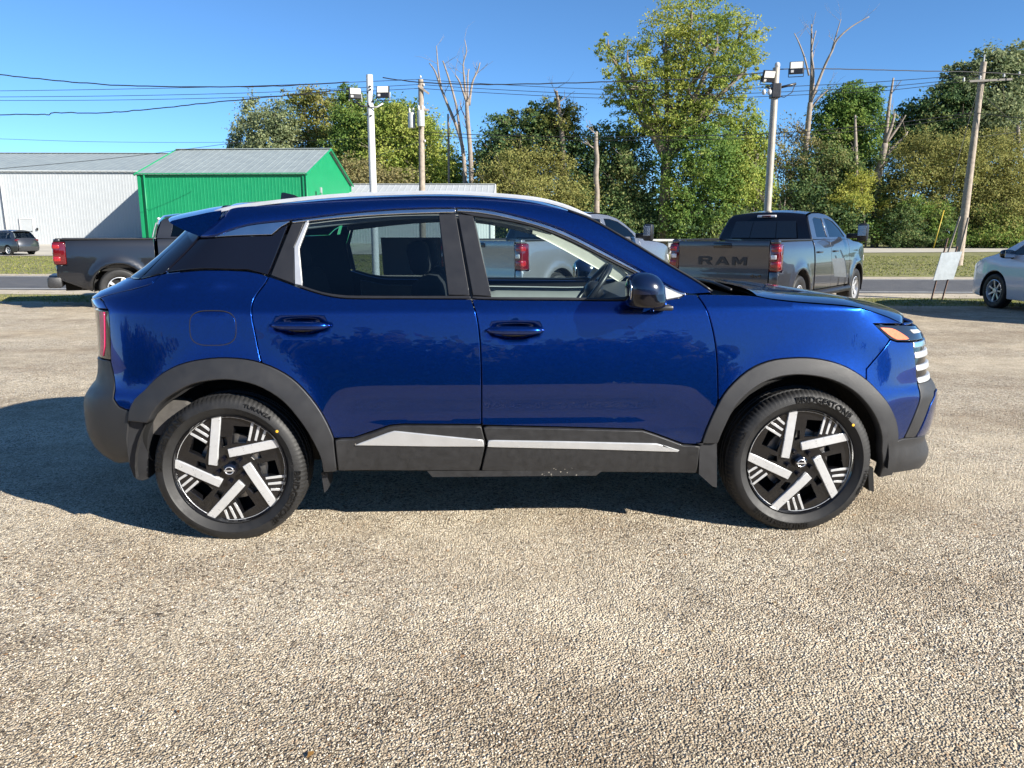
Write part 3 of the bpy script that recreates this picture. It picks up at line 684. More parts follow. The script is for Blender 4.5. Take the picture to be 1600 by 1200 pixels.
panel('quarter_lining', [(-1.0,.84),(-1.0,1.15),(-1.02,1.42),(-1.60,1.38),(-1.85,1.36),(-1.86,.90),(-1.4,.90)], M['trimgrey'], suv, SUV, step=.08, off=-.05, gap=0, bev=.002, depth=.003)
ins = [(-s, z) for s, z in []]
panel('pillar_trim', [(.05,1.50),(.16,1.49),(.30,1.445),(.361,1.42),(.53,1.325),(.697,1.225),(.80,1.160),(.745,1.112),(.62,1.180),(.51,1.238),(.385,1.305),(.26,1.370),(.14,1.425),(.05,1.45)], M['cream'], suv, SUV, step=.04, off=-.035, gap=0, bev=.004, depth=.01)
panel('roof_lining_edge', cr([(-1.0,1.44),(-.6,1.485),(-.28,1.495),(-.05,1.468),(.16,1.415)], 3)+[(.16,1.47),(-.02,1.53),(-.3,1.56),(-.6,1.555),(-1.0,1.52)], M['headliner'], suv, SUV, step=.05, off=-.045, gap=0, bev=.004, depth=.01)
panel('pillar_lining', [(-.37,1.50),(-.20,1.495),(-.12,1.10),(-.325,1.10)], M['trimgrey'], suv, SUV, step=.06, off=-.03, gap=0, bev=.004, depth=.02)
panel('window_sticker', [(-.80,1.145),(-.42,1.145),(-.42,1.385),(-.80,1.385)], M['paper'], rdoor, SUV, sides=(1,), step=.1, off=-.016, gap=0, bev=.0005, depth=.001)
b = MB(); b.box((-1.62, 0, .80), (.6, 1.2, .05)); b.build('cargo_floor', M['seat'], suv)

# ---- wheels
def tyre_mesh(R_, rim, w, nseg=300, sip=3):
    h = w/2
    prof = [(rim-.004,-h*.78),(rim+.008,-h*.90),(rim+.030,-h*1.0),(R_-.055,-h*1.06),(R_-.030,-h*1.02),(R_-.014,-h*.90),(R_-.006,-h*.76),(R_-.002,-h*.62),(R_-.011,-h*.60),(R_-.011,-h*.52),(R_-.001,-h*.50),(R_,-h*.20),(R_-.010,-h*.18),(R_-.010,-h*.08),(R_,-h*.06)]
    prof = prof+[(r, -y) for r, y in prof[::-1]]
    b = MB(); n = len(prof); vs = []
    for j in range(nseg):
        a = 2*math.pi*j/nseg; dr = .0035 if j % sip == 0 else 0
        for i, (r, y) in enumerate(prof):
            rr = r-dr if (i in (5, 6, 7, n-6, n-7, n-8)) else r-dr*.6 if r > R_-.003 else r
            vs.append((rr*math.cos(a), y, rr*math.sin(a)))
    fs = [(j*n+i, j*n+i+1, ((j+1) % nseg)*n+i+1, ((j+1) % nseg)*n+i) for j in range(nseg) for i in range(n-1)]
    return b.add(vs, fs)
WR, RIM, TW = .349, .257, .220
def rotp(p, a): return (p[0]*math.cos(a)-p[1]*math.sin(a), p[0]*math.sin(a)+p[1]*math.cos(a))
def make_suv_wheel():
    """wheel facing -y, centred on the hub"""
    yo = -.090                                     # plane of the spokes
    hub = MB()
    hub.lathe([(RIM+.001,-.097),(RIM-.002,-.100),(RIM-.006,-.094),(RIM-.016,-.075),(RIM-.03,.0),(RIM-.03,.09)], 'Y', 64)
    k = 5; holes = []; U = RIM-.004
    for i in range(k):
        a = -2*math.pi*i/k
        holes.append([tuple(U*c for c in rotp(p, a)) for p in ((.06,.49),(.10,.80),(.39,.775),(.30,.49))])
        holes.append([tuple(U*c for c in rotp(p, a)) for p in ((-.12,.42),(-.14,.60),(-.03,.60),(-.03,.46))])
    out = [(U*math.cos(2*math.pi*i/72), U*math.sin(2*math.pi*i/72)) for i in range(72)]
    dish = lambda x, z: (x, yo+.012*sm(.25, 1, math.hypot(x, z)/U)+.010*(1-sm(.2, .45, math.hypot(x, z)/U)), z)
    vs, fs, ns = patch(out, dish, step=.03, holes=holes, gap=0, bev=.002, depth=.035)
    hub.add(vs, fs)
    w = hub.build('wheel', M['rimblack'], None, True, 40)
    for i in range(k):
        a = -2*math.pi*i/k; f = lambda p: tuple(U*c for c in rotp(p, a))
        sp_ = [f(p) for p in ((-.380,.105),(-.268,.98),(-.106,.995),(-.220,.08))]
        v2, f2, n2 = patch(sp_, lambda x, z: (x, yo-.010+.010*sm(.25, 1, math.hypot(x, z)/U), z), step=.05, gap=0, bev=.0025, depth=.022)
        mobj('spoke', v2, f2, M['machined'], w, normals=n2)
        for p0, p1 in (((.36,.53),(.435,.85)),((.475,.53),(.545,.785)),((.59,.535),(.66,.715))):
            d = ((p1[0]-p0[0]), (p1[1]-p0[1])); l = math.hypot(*d); nn = (-d[1]/l*.023, d[0]/l*.023)
            q = [f(c) for c in ((p0[0]-nn[0], p0[1]-nn[1]), (p1[0]-nn[0], p1[1]-nn[1]), (p1[0]+nn[0], p1[1]+nn[1]), (p0[0]+nn[0], p0[1]+nn[1]))]
            v2, f2, n2 = patch(q, lambda x, z: (x, yo-.003+.012*sm(.25, 1, math.hypot(x, z)/U), z), step=.05, gap=0, bev=.001, depth=.008)
            mobj('spoke_fin', v2, f2, M['machined'], w, normals=n2)
        arc = [(math.pi/2+R(7)+a-R(50)*j/10) for j in range(11)]
        q = [(U*1.0*math.cos(t), U*1.0*math.sin(t)) for t in arc]+[(U*.965*math.cos(t), U*.965*math.sin(t)) for t in arc[::-1]]
        v2, f2, n2 = patch(q, lambda x, z: (x, yo+.006, z), step=.05, gap=0, bev=.001, depth=.006)
        mobj('rim_edge', v2, f2, M['machined'], w, normals=n2)
        t = math.pi/2+R(30)+a; nb = MB(); nb.lathe([(0,-.104),(.009,-.104),(.0105,-.100),(.0105,-.075)], 'Y', 6, (.058*math.cos(t), 0, .058*math.sin(t)))
        nb.lathe([(.011,-.083),(.017,-.083),(.0175,-.075)], 'Y', 14, (.058*math.cos(t), 0, .058*math.sin(t)))
        nb.build('lug_nut', M['gloss'], w, True, 40)
    c = MB(); c.lathe([(0,-.107),(.024,-.106),(.030,-.102),(.031,-.07)], 'Y', 32); cap = c.build('centre_cap', M['gloss'], w, True, 50)
    lg = MB()
    for s_ in (0, math.pi): lg.tube([(.0185*math.cos(t), -.1078, .0165*math.sin(t)) for t in [s_+R(20)+R(140)*j/12 for j in range(13)]], .0022, 6)
    lg.box((0, -.1078, 0), (.046, .002, .0058)); lg.build('cap_emblem', M['logo'], cap)
    d = MB(); d.lathe([(0,-.02),(.08,-.02),(.085,-.035),(.155,-.035),(.155,-.012),(.0,-.012)], 'Y', 40); d.build('brake_disc', M['steel'], w, True, 40)
    b2 = MB(); b2.lathe([(0,.03),(RIM-.03,.03)], 'Y', 32); b2.build('wheel_back', M['dark'], w)
    cal = MB(); cal.box((.11, -.03, .07), (.05, .08, .12), bev=.015); cal.build('brake_caliper', M['steel'], w, True)
    return w
def add_tyre(w, turn, near):
    t = tyre_mesh(WR, RIM, TW).build('tyre', M['rubber'], w, True, 38) if near is None else bpy.data.objects.new('tyre', near.data)
    if near is not None: COL.objects.link(t); t.parent = w
    t.rotation_euler = (0, turn, 0)
    rr = (RIM+WR)/2+.003
    def ring(a0, r0):
        def bend(x, z):
            a = a0-x/r0; r_ = r0+z
            k = (r_-RIM)/(WR-RIM); y = -(TW/2)*(1.0+.055*math.sin(math.pi*min(1, max(0, k))))-.0006
            return (r_*math.cos(a), y, r_*math.sin(a)), (0, -1, 0)
        return bend
    for a0 in (R(73), R(-107)): pts_mesh('raised_lettering', 'BRIDGESTONE', .042, M['letter'], t, .0018, ring(a0, rr+.002), sx=1.05, bold=.02)
    for a0 in (R(162), R(-18)): pts_mesh('raised_lettering', 'TURANZA', .024, M['letter'], t, .0014, ring(a0, rr+.012), sx=1.2)
    b = MB(); b.lathe([(0,-.0015),(.0065,-.0010),(.0065,0)], 'Y', 14, (0,0,0)); p, _n = ring(R(39), rr-.012)(0, 0); b.v = [(x+p[0], y+p[1], z+p[2]) for x, y, z in b.v]
    if near is not None: b.v = [rp for rp in b.v]
    dot = b.build('paint_dot', M['yellow'], w)
    return t
w0 = make_suv_wheel()
ty0 = None
placed = []
for i, (cx, sd, turn) in enumerate(((1.3285, -1, 0), (-1.3285, -1, R(100)), (1.3285, 1, R(40)), (-1.3285, 1, R(200)))):
    w = w0 if i == 0 else None
    if w is None:
        w = w0.copy(); COL.objects.link(w)
        for ch in list(w0.children):
            if ch.name.startswith(('tyre', 'paint_dot')): continue
            c = ch.copy(); COL.objects.link(c); c.parent = w
            for g in ch.children: d = g.copy(); COL.objects.link(d); d.parent = c
    w.parent = suv; w.location = (cx, sd*.776, WR-.008); w.rotation_euler = (0, 0, 0 if sd < 0 else math.pi)
    if i < 2:
        t = add_tyre(w, turn, ty0); ty0 = ty0 or t
    else:
        t = bpy.data.objects.new('tyre', ty0.data); COL.objects.link(t); t.parent = w; t.rotation_euler = (0, turn, 0)

# ================================================================== the ground
def gz(x, y):                                     # the lot falls a little towards the road, the far yard rises again on the left
    return -.13*sm(6, 12.5, y)+.62*sm(50, 74, y)*sm(2, -14, x)
def gravel_mat(name, stones, dust, dark, near_dark=False):
    m = bpy.data.materials.new(name); m.use_nodes = True; nt = m.node_tree; b = nt.nodes['Principled BSDF']
    b.inputs['Roughness'].default_value = .9; b.inputs['Specular IOR Level'].default_value = .25
    tc = nt.nodes.new('ShaderNodeTexCoord')
    def vor(sc, w=1.0):
        v = nt.nodes.new('ShaderNodeTexVoronoi'); v.inputs['Scale'].default_value = sc; v.inputs['Randomness'].default_value = w
        nt.links.new(tc.outputs['Object'], v.inputs['Vector']); return v
    def noise(sc, d=4, r_=.6):
        n_ = nt.nodes.new('ShaderNodeTexNoise'); n_.inputs['Scale'].default_value = sc; n_.inputs['Detail'].default_value = d; n_.inputs['Roughness'].default_value = r_
        nt.links.new(tc.outputs['Object'], n_.inputs['Vector']); return n_
    def ramp(src, st):
        r_ = nt.nodes.new('ShaderNodeValToRGB'); e = r_.color_ramp.elements
        while len(e) < len(st): e.new(.5)
        for k, (p, c) in zip(e, st): k.position = p; k.color = (*c, 1)
        nt.links.new(src, r_.inputs[0]); return r_
    def mix(a, c, f, mode='MIX'):
        k = nt.nodes.new('ShaderNodeMix'); k.data_type = 'RGBA'; k.blend_type = mode
        for s_, i in ((f, 0), (a, 6), (c, 7)):
            if hasattr(s_, 'node'): nt.links.new(s_, k.inputs[i])
            else: k.inputs[i].default_value = s_ if i == 0 else (*s_, 1)
        return k.outputs[2]
    v1 = vor(122); v2 = vor(66); n1 = noise(.55, 6); n2 = noise(5, 5); n3 = noise(260, 2)
    sx = nt.nodes.new('ShaderNodeSeparateXYZ'); nt.links.new(v1.outputs['Color'], sx.inputs[0])
    sy = nt.nodes.new('ShaderNodeSeparateXYZ'); nt.links.new(v2.outputs['Color'], sy.inputs[0])
    c1 = ramp(sx.outputs[0], stones); c2 = ramp(sy.outputs[1], stones)
    th = nt.nodes.new('ShaderNodeMath'); th.operation = 'GREATER_THAN'; th.inputs[1].default_value = .86; nt.links.new(sy.outputs[0], th.inputs[0])
    col = mix(c1.outputs[0], c2.outputs[0], th.outputs[0])
    fn = ramp(n3.outputs['Fac'], [(.30, (.55,.55,.55)), (.7, (1.3,1.3,1.3))]); col = mix(col, fn.outputs[0], .5, 'MULTIPLY')
    d1 = ramp(n1.outputs['Fac'], [(.42, (0,0,0)), (.66, (1,1,1))]); sd = nt.nodes.new('ShaderNodeMath'); sd.operation = 'MULTIPLY'; sd.inputs[1].default_value = .62; nt.links.new(d1.outputs[0], sd.inputs[0])
    col = mix(col, dust, sd.outputs[0])
    d2 = ramp(n2.outputs['Fac'], [(.35, (.80,.79,.78)), (.7, (1.13,1.12,1.10))]); col = mix(col, d2.outputs[0], .8, 'MULTIPLY')
    n4 = noise(.8, 6, .7); d3 = ramp(n4.outputs['Fac'], [(.46, (1,1,1)), (.68, dark)]); col = mix(col, d3.outputs[0], .85, 'MULTIPLY')
    mp = nt.nodes.new('ShaderNodeMapping'); mp.inputs['Scale'].default_value = (.10, .75, 1); mp.inputs['Rotation'].default_value = (0, 0, .12); nt.links.new(tc.outputs['Object'], mp.inputs[0])
    n5 = noise(1.0, 4); nt.links.new(mp.outputs[0], n5.inputs['Vector']); d4 = ramp(n5.outputs['Fac'], [(.36, (.84,.82,.80)), (.52, (1,1,1)), (.68, (1.12,1.11,1.09))]); col = mix(col, d4.outputs[0], .8, 'MULTIPLY')
    if near_dark:  # darker, browner gravel on the camera side, with a noise-ragged edge
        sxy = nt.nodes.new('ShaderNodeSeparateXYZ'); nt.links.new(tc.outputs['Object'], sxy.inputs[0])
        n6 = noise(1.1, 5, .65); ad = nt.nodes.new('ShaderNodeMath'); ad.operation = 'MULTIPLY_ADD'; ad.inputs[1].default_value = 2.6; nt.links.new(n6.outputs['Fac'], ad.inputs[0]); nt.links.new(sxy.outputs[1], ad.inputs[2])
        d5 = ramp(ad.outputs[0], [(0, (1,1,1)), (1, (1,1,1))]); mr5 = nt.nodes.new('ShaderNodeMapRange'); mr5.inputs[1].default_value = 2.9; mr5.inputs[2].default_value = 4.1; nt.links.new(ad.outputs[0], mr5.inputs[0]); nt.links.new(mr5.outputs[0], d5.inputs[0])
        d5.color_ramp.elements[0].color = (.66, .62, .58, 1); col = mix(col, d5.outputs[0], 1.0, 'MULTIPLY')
    nt.links.new(col, b.inputs['Base Color'])
    h = nt.nodes.new('ShaderNodeMath'); h.operation = 'MULTIPLY_ADD'; h.inputs[1].default_value = -1.3; nt.links.new(v1.outputs['Distance'], h.inputs[0])
    h2 = nt.nodes.new('ShaderNodeMath'); h2.operation = 'MULTIPLY'; h2.inputs[1].default_value = -.9; nt.links.new(v2.outputs['Distance'], h2.inputs[0]); nt.links.new(h2.outputs[0], h.inputs[2])
    bp = nt.nodes.new('ShaderNodeBump'); bp.inputs['Strength'].default_value = .85; bp.inputs['Distance'].default_value = .009
    nt.links.new(h.outputs[0], bp.inputs['Height'])
    bp2 = nt.nodes.new('ShaderNodeBump'); bp2.inputs['Strength'].default_value = .35; bp2.inputs['Distance'].default_value = .05
    nt.links.new(n2.outputs['Fac'], bp2.inputs['Height']); nt.links.new(bp2.outputs[0], bp.inputs['Normal']); nt.links.new(bp.outputs[0], b.inputs['Normal'])
    return m
STONES = [(0, (.09,.07,.05)), (.20, (.33,.275,.205)), (.5, (.54,.465,.345)), (.75, (.66,.585,.455)), (.92, (.74,.685,.58)), (1, (.42,.25,.12))]
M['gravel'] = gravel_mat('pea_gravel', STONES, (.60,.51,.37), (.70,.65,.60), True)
M['grass'] = mat('lawn', (.17, .165, .055), .95, var=.55, vs=1.6, bump=.6, bs=40)
M['asphalt'] = mat('asphalt', (.085, .085, .088), .85, var=.2, vs=2.5, bump=.3, bs=200)
M['shoulder'] = mat('sandy_shoulder', (.42, .36, .27), .95, var=.25, vs=3, bump=.4, bs=80)
M['concrete'] = mat('pale_concrete', (.42, .39, .33), .9, var=.2, vs=.6, bump=.2, bs=30)
M['lineW'] = mat('worn_white_line', (.6, .6, .57), .8, var=.25, vs=12)

def sheet(name, m, edge0, edge1, xs, dz, n=8, ys=None, kind='structure'):
    rows = []
    if ys is None: ys = [i/n for i in range(n+1)]
    b = MB(); vs = []; fs = []
    for t in ys:
        for x in xs:
            y = edge0(x)+(edge1(x)-edge0(x))*t; vs.append((x, y, gz(x, y)+dz))
    k = len(xs)
    fs = [(i*k+j, i*k+j+1, (i+1)*k+j+1, (i+1)*k+j) for i in range(len(ys)-1) for j in range(k-1)]
    o = mobj(name, vs, fs, m, None, True); return tag(o, kind=kind)
XS = [-900,-400,-160,-80,-60,-50,-40,-34,-28,-22,-18,-14,-11,-8,-5,-2,0,2,6,10,14,20,28,40,60,90,160,400,900]
yl = [-400,-150,-60,-30,-12,-4,0,4,6,6.8,7.6,8.4,9.2,10,10.8,11.6,12.5,15,20,30,40,50,52,54,56,58,60,62,64,66,68,70,72,74,80,90,120,200,500,2500]
sheet('ground', M['grass'], lambda x: 0, lambda x: 1, XS, 0, ys=yl)
LOT_END = lambda x: 17.0-.05*x
yg = [-80,-30,-12,-4,0,4,6,6.8,7.6,8.4,9.2,10,10.8,11.6,12.5,14.5]
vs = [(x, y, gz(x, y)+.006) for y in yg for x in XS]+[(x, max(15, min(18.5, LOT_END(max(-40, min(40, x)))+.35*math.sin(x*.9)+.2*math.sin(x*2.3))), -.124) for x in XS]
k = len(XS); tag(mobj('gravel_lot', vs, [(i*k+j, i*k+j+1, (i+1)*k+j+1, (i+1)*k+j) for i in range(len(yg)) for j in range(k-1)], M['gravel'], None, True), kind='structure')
RN, RF = (lambda x: 20.6-.055*x), (lambda x: 27.2-.065*x)
XR = [-160,-110,-70,-40,-20,-10,0,10,20,40,70,110,160]
sheet('road_shoulder', M['shoulder'], lambda x: RN(x)-1.5, lambda x: RF(x)+1.5, XR, .006, 2)
sheet('road', M['asphalt'], RN, RF, XR, .012, 4)
for e, d in ((RN, .35), (RF, -.45)): sheet('road_edge_line', M['lineW'], lambda x: e(x)+d, lambda x: e(x)+d+.12, XR, .016, 1)
FE = lambda x: 57.3+.197*x if x > -20 else 53.0
sheet('far_yard', M['concrete'], lambda x: FE(x), lambda x: FE(x)+(64 if x < 4 else 21), [-160,-80,-60,-50,-40,-34,-28,-22,-18,-14,-11,-8,-5,-2,0,2,4,4.1,10,20,40,70,110], .03, 40)

# loose stones on the lot in front of the car
rng = np.random.default_rng(5)
def stones(name, n, xr, yr, s0, s1, m):
    oct_v = np.array([(1,0,0),(-1,0,0),(0,1,0),(0,-1,0),(0,0,1),(0,0,-1)], float); oct_f = np.array([(0,2,4),(2,1,4),(1,3,4),(3,0,4),(2,0,5),(1,2,5),(3,1,5),(0,3,5)])
    y = yr[0]*(yr[1]/yr[0])**rng.random(n); x = (rng.random(n)*2-1)*(y*.72+.25); s_ = s0*(s1/s0)**(rng.random(n)**2)
    a = rng.random(n)*6.283; sc = np.stack([s_*(.8+.5*rng.random(n)), s_*(.8+.4*rng.random(n)), s_*(.5+.3*rng.random(n))], 1)
    v = oct_v[None]*(1+.35*(rng.random((n, 6, 1))-.5))*sc[:, None, :]+rng.normal(0, .12, (n, 6, 3))*s_[:, None, None]
    ca, sa = np.cos(a)[:, None], np.sin(a)[:, None]
    vx = v[:, :, 0]*ca-v[:, :, 1]*sa; vy = v[:, :, 0]*sa+v[:, :, 1]*ca
    g_ = np.array([gz(p, q) for p, q in zip(x, y)])
    V = np.stack([vx+x[:, None], vy+y[:, None], v[:, :, 2]+(g_+.006+.25*s_)[:, None]], 2).reshape(-1, 3)
    F_ = (oct_f[None]+6*np.arange(n)[:, None, None]).reshape(-1, 3)
    return fast_mesh(name, V, F_, m)
def fast_mesh(name, V, F_, m, parent=None, smooth=False):
    me = bpy.data.meshes.new(name); nf, k = F_.shape
    me.vertices.add(len(V)); me.vertices.foreach_set('co', np.ascontiguousarray(V, np.float32).ravel())
    me.loops.add(nf*k); me.loops.foreach_set('vertex_index', np.ascontiguousarray(F_, np.int32).ravel())
    me.polygons.add(nf); me.polygons.foreach_set('loop_start', np.arange(0, nf*k, k, dtype=np.int32)); me.polygons.foreach_set('loop_total', np.full(nf, k, np.int32))
    if smooth: me.polygons.foreach_set('use_smooth', np.ones(nf, bool))
    me.update(calc_edges=True); me.materials.append(m)
    o = bpy.data.objects.new(name, me); COL.objects.link(o)
    if parent: o.parent = parent
    return o
def island_mat(name, cols, rough=.9, trans=0., nscale=.35, namt=.5, tcol=None):
    """colour varies piece by piece and slowly over the whole"""
    m = bpy.data.materials.new(name); m.use_nodes = True; nt = m.node_tree; b = nt.nodes['Principled BSDF']; b.inputs['Roughness'].default_value = rough; b.inputs['Specular IOR Level'].default_value = .25
    ge = nt.nodes.new('ShaderNodeNewGeometry'); tc = nt.nodes.new('ShaderNodeTexCoord')
    no = nt.nodes.new('ShaderNodeTexNoise'); no.inputs['Scale'].default_value = nscale; no.inputs['Detail'].default_value = 3; nt.links.new(ge.outputs['Position'], no.inputs['Vector'])
    mr = nt.nodes.new('ShaderNodeMapRange'); mr.inputs[1].default_value = .3; mr.inputs[2].default_value = .7; nt.links.new(no.outputs['Fac'], mr.inputs[0])
    mx = nt.nodes.new('ShaderNodeMix'); mx.inputs[0].default_value = namt; nt.links.new(ge.outputs['Random Per Island'], mx.inputs[2]); nt.links.new(mr.outputs[0], mx.inputs[3])
    r_ = nt.nodes.new('ShaderNodeValToRGB'); e = r_.color_ramp.elements
    while len(e) < len(cols): e.new(.5)
    for i, (k, c) in enumerate(zip(e, cols)): k.position = .12+.76*i/(len(cols)-1); k.color = (*c, 1)
    nt.links.new(mx.outputs[0], r_.inputs[0]); nt.links.new(r_.outputs[0], b.inputs['Base Color'])
    if trans:
        t = nt.nodes.new('ShaderNodeBsdfTranslucent'); nt.links.new(r_.outputs[0], t.inputs[0])
        s_ = nt.nodes.new('ShaderNodeMixShader'); s_.inputs[0].default_value = trans
        nt.links.new(b.outputs[0], s_.inputs[1]); nt.links.new(t.outputs[0], s_.inputs[2]); nt.links.new(s_.outputs[0], nt.nodes['Material Output'].inputs[0])
    return m
M['stone'] = island_mat('loose_stone', [(.10,.08,.06),(.32,.27,.20),(.46,.40,.30),(.57,.51,.40),(.70,.64,.54)], .85, 0, 2, .15)
tag(stones('loose_gravel', 130000, None, (1.15, 8.0), .0016, .0046, M['stone']), 'loose pale and brown stones scattered over the gravel lot', 'gravel', kind='stuff')
M['litter'] = island_mat('fallen_leaf_brown', [(.12,.05,.02),(.22,.10,.03),(.30,.17,.05),(.20,.14,.07)], .9, .2, 1, .1)
nl = 12; yl_ = 1.3*(13/1.3)**rng.random(nl); xl_ = (rng.random(nl)*2-1)*yl_*.7; al = rng.random(nl)*6.283; sl2 = .006+.007*rng.random(nl)
Vl = np.stack([np.stack([xl_+np.cos(al+q)*sl2*w_, yl_+np.sin(al+q)*sl2*w_, np.array([gz(p, r_) for p, r_ in zip(xl_, yl_)])+.010+h_*sl2], 1) for q, w_, h_ in ((0, 1.3, .2), (1.57, .7, .5), (3.14, 1.3, .1), (4.71, .7, .6))], 1).reshape(-1, 3)
tag(fast_mesh('fallen_leaves', Vl, np.arange(4*nl).reshape(-1, 4), M['litter']), 'a few small brown fallen leaves lying on the gravel', 'leaves', kind='stuff')
def blades(name, n, area, h0, h1, m, w=.012):
    x, y = area(n); n = len(x); a = rng.random(n)*6.283; h = h0+(h1-h0)*rng.random(n)**2; le = .5*h
    g_ = np.array([gz(p, q) for p, q in zip(x, y)])
    dx, dy = np.cos(a)*w, np.sin(a)*w; la = rng.random(n)*6.283
    V = np.stack([np.stack([x-dx, y-dy, g_], 1), np.stack([x+dx, y+dy, g_], 1), np.stack([x+np.cos(la)*le, y+np.sin(la)*le, g_+h], 1)], 1).reshape(-1, 3)
    return fast_mesh(name, V, np.arange(3*n).reshape(-1, 3), m)
M['blade'] = island_mat('grass_blades', [(.30,.25,.11),(.19,.20,.05),(.15,.18,.035),(.24,.24,.08),(.36,.30,.15)], .9, .25, .5, .55)
def strip(n):
    x = (rng.random(n)*2-1)*24; c = 17.9-.05*x; y = c+rng.normal(0, .62, n); return x, y
tag(blades('verge_grass', 30000, strip, .012, .05, M['blade'], .010), 'short rough grass along the edge of the gravel lot', 'grass', kind='stuff')
def far(n):
    x = (rng.random(n)*2-1)*45; y = 29+26*rng.random(n)-.03*x; ok = y < 56.8+np.where(x > -20, .197*x, -4.2); return x[ok], y[ok]
tag(blades('far_grass', 60000, far, .02, .07, M['blade'], .03), 'mown grass between the road and the far yard', 'grass', kind='stuff')

# ================================================================== other vehicles
def wheel_simple(R_, rim, w, ns=5, spoke=.30, mrim='machined', depth=.06, turn=0):
    """wheel facing -y"""
    h = MB(); yo = -w/2+depth*.5
    h.lathe([(rim,-w/2+.004),(rim-.012,-w/2),(rim-.02,-w/2+.02),(rim-.03,w/2-.03)], 'Y', 40)
    h.lathe([(0,-w/2+depth+.03),(rim-.02,-w/2+depth+.03)], 'Y', 28, mi=1)
    for i in range(ns):
        a = 2*math.pi*i/ns+turn; c = Matrix.Rotation(-a, 3, 'Y')
        q = [(.0,-spoke*.36),(rim*.55,-spoke*.30),(rim-.008,-spoke*.5),(rim-.008,spoke*.5),(rim*.55,spoke*.30),(0,spoke*.36)]
        vs = [c @ Vector((x, yo+(.02 if j in (0, 5) else 0)+o_, z*rim)) for o_ in (0, .025) for j, (x, z) in enumerate(q)]
        h.add(vs, [(0,1,2,3,4,5), (11,10,9,8,7,6)]+[(j, (j+1) % 6, (j+1) % 6+6, j+6) for j in range(6)])
    h.lathe([(0,yo-.012),(rim*.22,yo-.008),(rim*.25,yo+.03)], 'Y', 20)
    o = h.build('wheel', [M[mrim], M['dark']], None, True, 35)
    tyre_mesh(R_, rim, w, 96, 2).build('tyre', M['rubber'], o, True, 38)
    return o
def put_wheels(root, proto, spots):
    for i, (x, y, z) in enumerate(spots):
        w = proto if i == 0 else copy_tree(proto, None)
        w.parent = root; w.location = (x, y, z); w.rotation_euler = (0, .6*i, 0 if y < 0 else math.pi)

